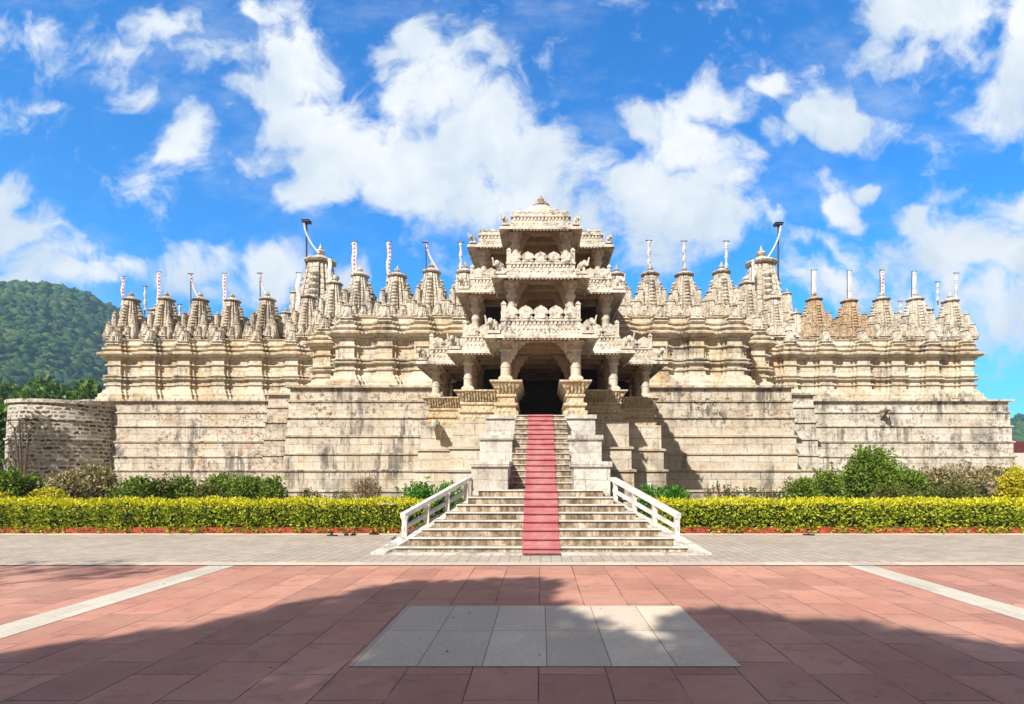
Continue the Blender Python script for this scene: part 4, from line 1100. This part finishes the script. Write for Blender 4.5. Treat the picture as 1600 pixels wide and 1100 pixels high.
# trees beyond the bastion
TL = ['large dark tree cut by the left edge of the photo behind the bastion','rounded green tree behind the left part of the bastion','bright green tree behind the shed roof',
      'green tree between the shed and the temple corner','wide tree on the slope above the bastion','tall tree at the far left foot of the hill']
for i, (px, yt, Y, wpx) in enumerate(((2,640,48,70),(45,618,70,70),(95,606,80,64),(140,596,75,70),(70,590,105,90),(10,600,95,90))):
    tp = at(px, yt, Y); rx = wpx/2/FPX*Y; H = tp.z; cl = []
    for k in range(11):
        a = random.uniform(0,6.28); q = random.uniform(0,.75)
        cl.append((tp.x+math.cos(a)*rx*q, Y+math.sin(a)*rx*q, H*random.uniform(.5,.86), rx*.42, rx*.42, H*.13, 1))
    cl += [(tp.x,Y,H*.88,rx*.35,rx*.35,H*.12,1),(tp.x-rx*.4,Y-rx*.4,H*.35,rx*.5,rx*.5,H*.2,1),(tp.x+rx*.4,Y-rx*.4,H*.35,rx*.5,rx*.5,H*.2,1)]
    tree(tp.x, Y, H, rx, cl, 'tree', TL[i], .55+Y*.004, 420, 'trees at the foot of the hill', 0, 'tree', .35)
tree(-33.2, 28.6, 8.5, 2, [(-32.6,29.4,7.2,1.3,1.0,1.3,1),(-31.9,29.7,6.2,1.0,.9,1.1,1),(-33.6,28.4,7.8,1.4,1.2,1.1,1),(-32.2,29.6,5.0,1.0,.9,1.0,.9),(-34.2,28.6,6.4,1.3,1.2,1.2,1),(-31.8,29.8,7.7,.9,.8,.8,.8)],
     'tree', 'slim leafy tree out of view at left, added to shade the round bastion', .28, 500, None, .1, 'tree', .2)  # added out of view so its crown throws shade on the bastion
# trees behind the camera whose shade falls over the plaza
def shade_tree(x, y, blobs, H, label, leaf=.25, per=1500):
    cl = []
    for (gx, gy, r, dn) in blobs:
        h = H+random.uniform(-.8,.8); cl.append((gx-h*SUN.x/-SUN.z, gy-h*SUN.y/-SUN.z, h, r, r*.72, r*.5, dn))
    tree(x, y, H, 4, cl, 'tree', label, leaf, per, None, 0, 'tree', .32)
shade_tree(-5.0,-4.5, [(-6.8,3.6,1.7,1),(-5.2,4.6,1.5,1),(-4.0,5.4,1.5,1),(-2.9,6.5,1.4,1),(-2.3,7.6,1.3,1),(-1.9,8.6,1.0,.8),(-.7,8.9,.95,.7),(-.9,7.5,1.2,1),(-.4,6.2,1.3,1),(.5,5.2,1.2,1),
    (-2.2,4.9,1.7,1.2),(-.6,4.2,1.6,1),(1.0,4.0,1.4,1),(-3.6,3.6,1.6,1),(1.5,5.2,.7,.6)], 8.5, 'broad leafy tree whose shade falls over the middle of the plaza')
shade_tree(.5,-6.0, [(2.3,6.9,.75,.8),(2.7,6.0,1.1,1),(3.4,6.2,.9,.8),(3.9,5.5,1.1,1),(4.9,5.1,.9,.7),(5.8,4.9,.9,.7),(2.2,4.9,1.3,1),(3.4,4.4,1.4,1),(5.0,3.8,1.4,1),(6.6,3.9,1.2,.8)], 9.0,
    'leafy tree whose shade falls over the right side of the plaza')
shade_tree(-15.5,1.0, [(-10.6,10.6,1.0,.28),(-9.0,10.9,.9,.25),(-10.0,9.2,.8,.25),(-8.0,10.3,.8,.2),(-11.8,9.8,1.1,.4),(-12.5,8.6,1.2,.6),(-9.2,8.2,.7,.2),(-11,7.6,.9,.4)], 7.5,
    'slender tree left of the plaza casting thin streaks of shade', .2, 700)

# ------------------------------------------------------------------ sandals left at the kerb
def sandal(px, py, rot, mat, label):
    Y = EYE*FPX/(py-VY); x = (px-VX)/FPX*Y
    t = empty('sandal', (x,Y,.015), label, 'sandal', 'sandals left beside the steps')
    sh = [(-.045,-.13),(.035,-.135),(.045,-.05),(.05,.05),(.045,.11),(.0,.145),(-.045,.11),(-.05,.02)]
    c, s = math.cos(rot), math.sin(rot)
    P = [(x+(a*c-b*s)*1.15, Y+(a*s+b*c)*1.15) for a, b in sh]
    mk('sole', MB().prism(P,'z',.016,.046), mat, t, (x,Y,.015))
    mb = MB()
    for k in (-1,1):
        e = (x+(k*.05*c-.0*s), Y+(k*.05*s), .045); m = (x+(-.06*s), Y+.06*c, .10); mb.tube(e,m,.014,.014,5)
    mk('strap', mb, mat, t, (x,Y,.05))
for i, (px, py, rot, mat, lab) in enumerate(((519,838,1.4,'sandal','dark sandal lying flat at the kerb, first in the row from the left'),(541,837,.3,'sandal','dark sandal beside its twin in the middle of the kerb row'),
    (552,837,.1,'sandal','dark sandal right of its twin in the middle of the kerb row'),(584,836,1.2,'sandal','dark sandal nearest the left railing at the kerb'),
    (618,844,.9,'bsandal','single blue sandal lying by the left flank of the steps'),(1264,837,1.3,'sandal','dark sandal lying at the kerb below the right hedge'))):
    sandal(px, py, rot, mat, lab)

# fallen leaves and grit on the plaza
n = 150; P = np.stack([RNG.uniform(-9,9,n), RNG.uniform(4.2,16.2,n), np.full(n,.022)],1)
fl_ = leaves(P, np.tile([0,0,0.0],(n,1)), .055, 'twig', 'fallen_leaves', None, (0,9,0), .5, 0.0, 1.0)
fl_.scale = (1,1,.25); tag(fl_, 'dry brown leaves scattered over the paving', 'fallen leaves', None, 'stuff')

# ------------------------------------------------------------------ boundary wall at the far right
bwl = empty('boundary_wall', (50,46,0), 'maroon topped pale boundary wall beyond the right end of the temple', 'wall')
mk('coping', MB().box(34,75,46,46.3,3.35,4.3), 'maroon', bwl, (50,46,3.4))
mk('wall', MB().box(34,75,45.95,46.35,-.1,3.34), 'pink', bwl, (50,46,0))

# ------------------------------------------------------------------ hills with forest
def sm(a, lo, hi): t = np.clip((a-lo)/(hi-lo),0,1); return t*t*(3-2*t)
def hill_left(x, y):
    dx = x+448; s = np.where(dx > 0, 150.0, 215.0)
    h = 147*np.exp(-(dx/s)**2)*sm(y,110,520)*(1-.6*sm(y,560,1000))
    h += 20*sm(y,90,240)*np.exp(-((x+260)/170)**2)
    return h+7*np.sin(x*.031+y*.017)*sm(y,140,300)+4*np.sin(x*.09-y*.05)*sm(y,140,300)
def hill_right(x, y):
    return 66*np.exp(-((x-640)/230)**2)*sm(y,220,600)*(1-.6*sm(y,640,1000))+5*np.sin(x*.04+y*.02)*sm(y,250,400)
def ico():
    import bmesh
    bm = bmesh.new(); bmesh.ops.create_icosphere(bm, subdivisions=2, radius=1)
    V = np.array([v.co[:] for v in bm.verts]); F = np.array([[v.index for v in f.verts] for f in bm.faces]); bm.free(); return V, F
IV, IF = ico()
def hill(fn, x0, x1, y0, y1, nx, ny):
    gx, gy = np.meshgrid(np.linspace(x0,x1,nx), np.linspace(y0,y1,ny)); z = fn(gx,gy)-.5
    V = np.stack([gx,gy,z],-1).reshape(-1,3); i = np.arange(nx*ny).reshape(ny,nx)
    F = np.stack([i[:-1,:-1],i[:-1,1:],i[1:,1:],i[1:,:-1]],-1).reshape(-1,4)
    me = mesh_np('hill', V, F); me.polygons.foreach_set('use_smooth',[True]*len(me.polygons)); me.materials.append(M['hill'])
    o = bpy.data.objects.new('hill', me); COL.objects.link(o); tag(o, kind='structure')
def forest(fn, X, Y, rad, label):
    n = len(X); Z = fn(X,Y)
    V = np.empty((n,len(IV),3)); 
    for i in range(n):
        r = rad[i]; k = 1+.30*RNG.normal(size=(len(IV),1))
        V[i] = IV*k*np.array([r,r,r*RNG.uniform(.75,1.1)])+np.array([X[i],Y[i],Z[i]+r*.45])
    F = (IF[None]+(np.arange(n)*len(IV))[:,None,None]).reshape(-1,3)
    me = mesh_np('forest', V.reshape(-1,3), F); me.materials.append(M['forest'])
    o = bpy.data.objects.new('forest', me); COL.objects.link(o); tag(o, label, 'forest', None, 'stuff')
hill(hill_left, -1100, -60, 85, 1000, 105, 93)
hill(hill_right, 200, 1300, 200, 1000, 90, 66)
n = 16000; Y = 120+440*RNG.random(n)**.8; PX = RNG.uniform(-150,300,n); X = (PX-VX)/FPX*Y
k = RNG.random(n) < .93; X, Y = X[k], Y[k]
forest(hill_left, X, Y, RNG.uniform(1.5,3.4,len(X))*(0.75+Y/900), 'dense green forest covering the hill behind the bastion')
n = 1400; Y = RNG.uniform(260,640,n); PX = RNG.uniform(1520,1760,n); X = (PX-VX)/FPX*Y
forest(hill_right, X, Y, RNG.uniform(3,5.5,n), 'green wooded ridge at the far right edge')

# ------------------------------------------------------------------ air between the temple and the hills
hm = bpy.data.materials.new('haze_air'); hm.use_nodes = True; g = NT(hm.node_tree); g.n.clear()
ho = g.node('ShaderNodeOutputMaterial'); hv = g.node('ShaderNodeVolumePrincipled')
hv.inputs['Color'].default_value = (0.45,0.74,1.0,1); hv.inputs['Density'].default_value = 0.00042; hv.inputs['Anisotropy'].default_value = 0.2
g.l.new(hv.outputs[0], ho.inputs['Volume']); M['haze'] = hm
tag(mk('haze', MB().box(-1550,1550,-250,1550,-3,215), 'haze'), 'thin bluish air over the hills', kind='stuff')
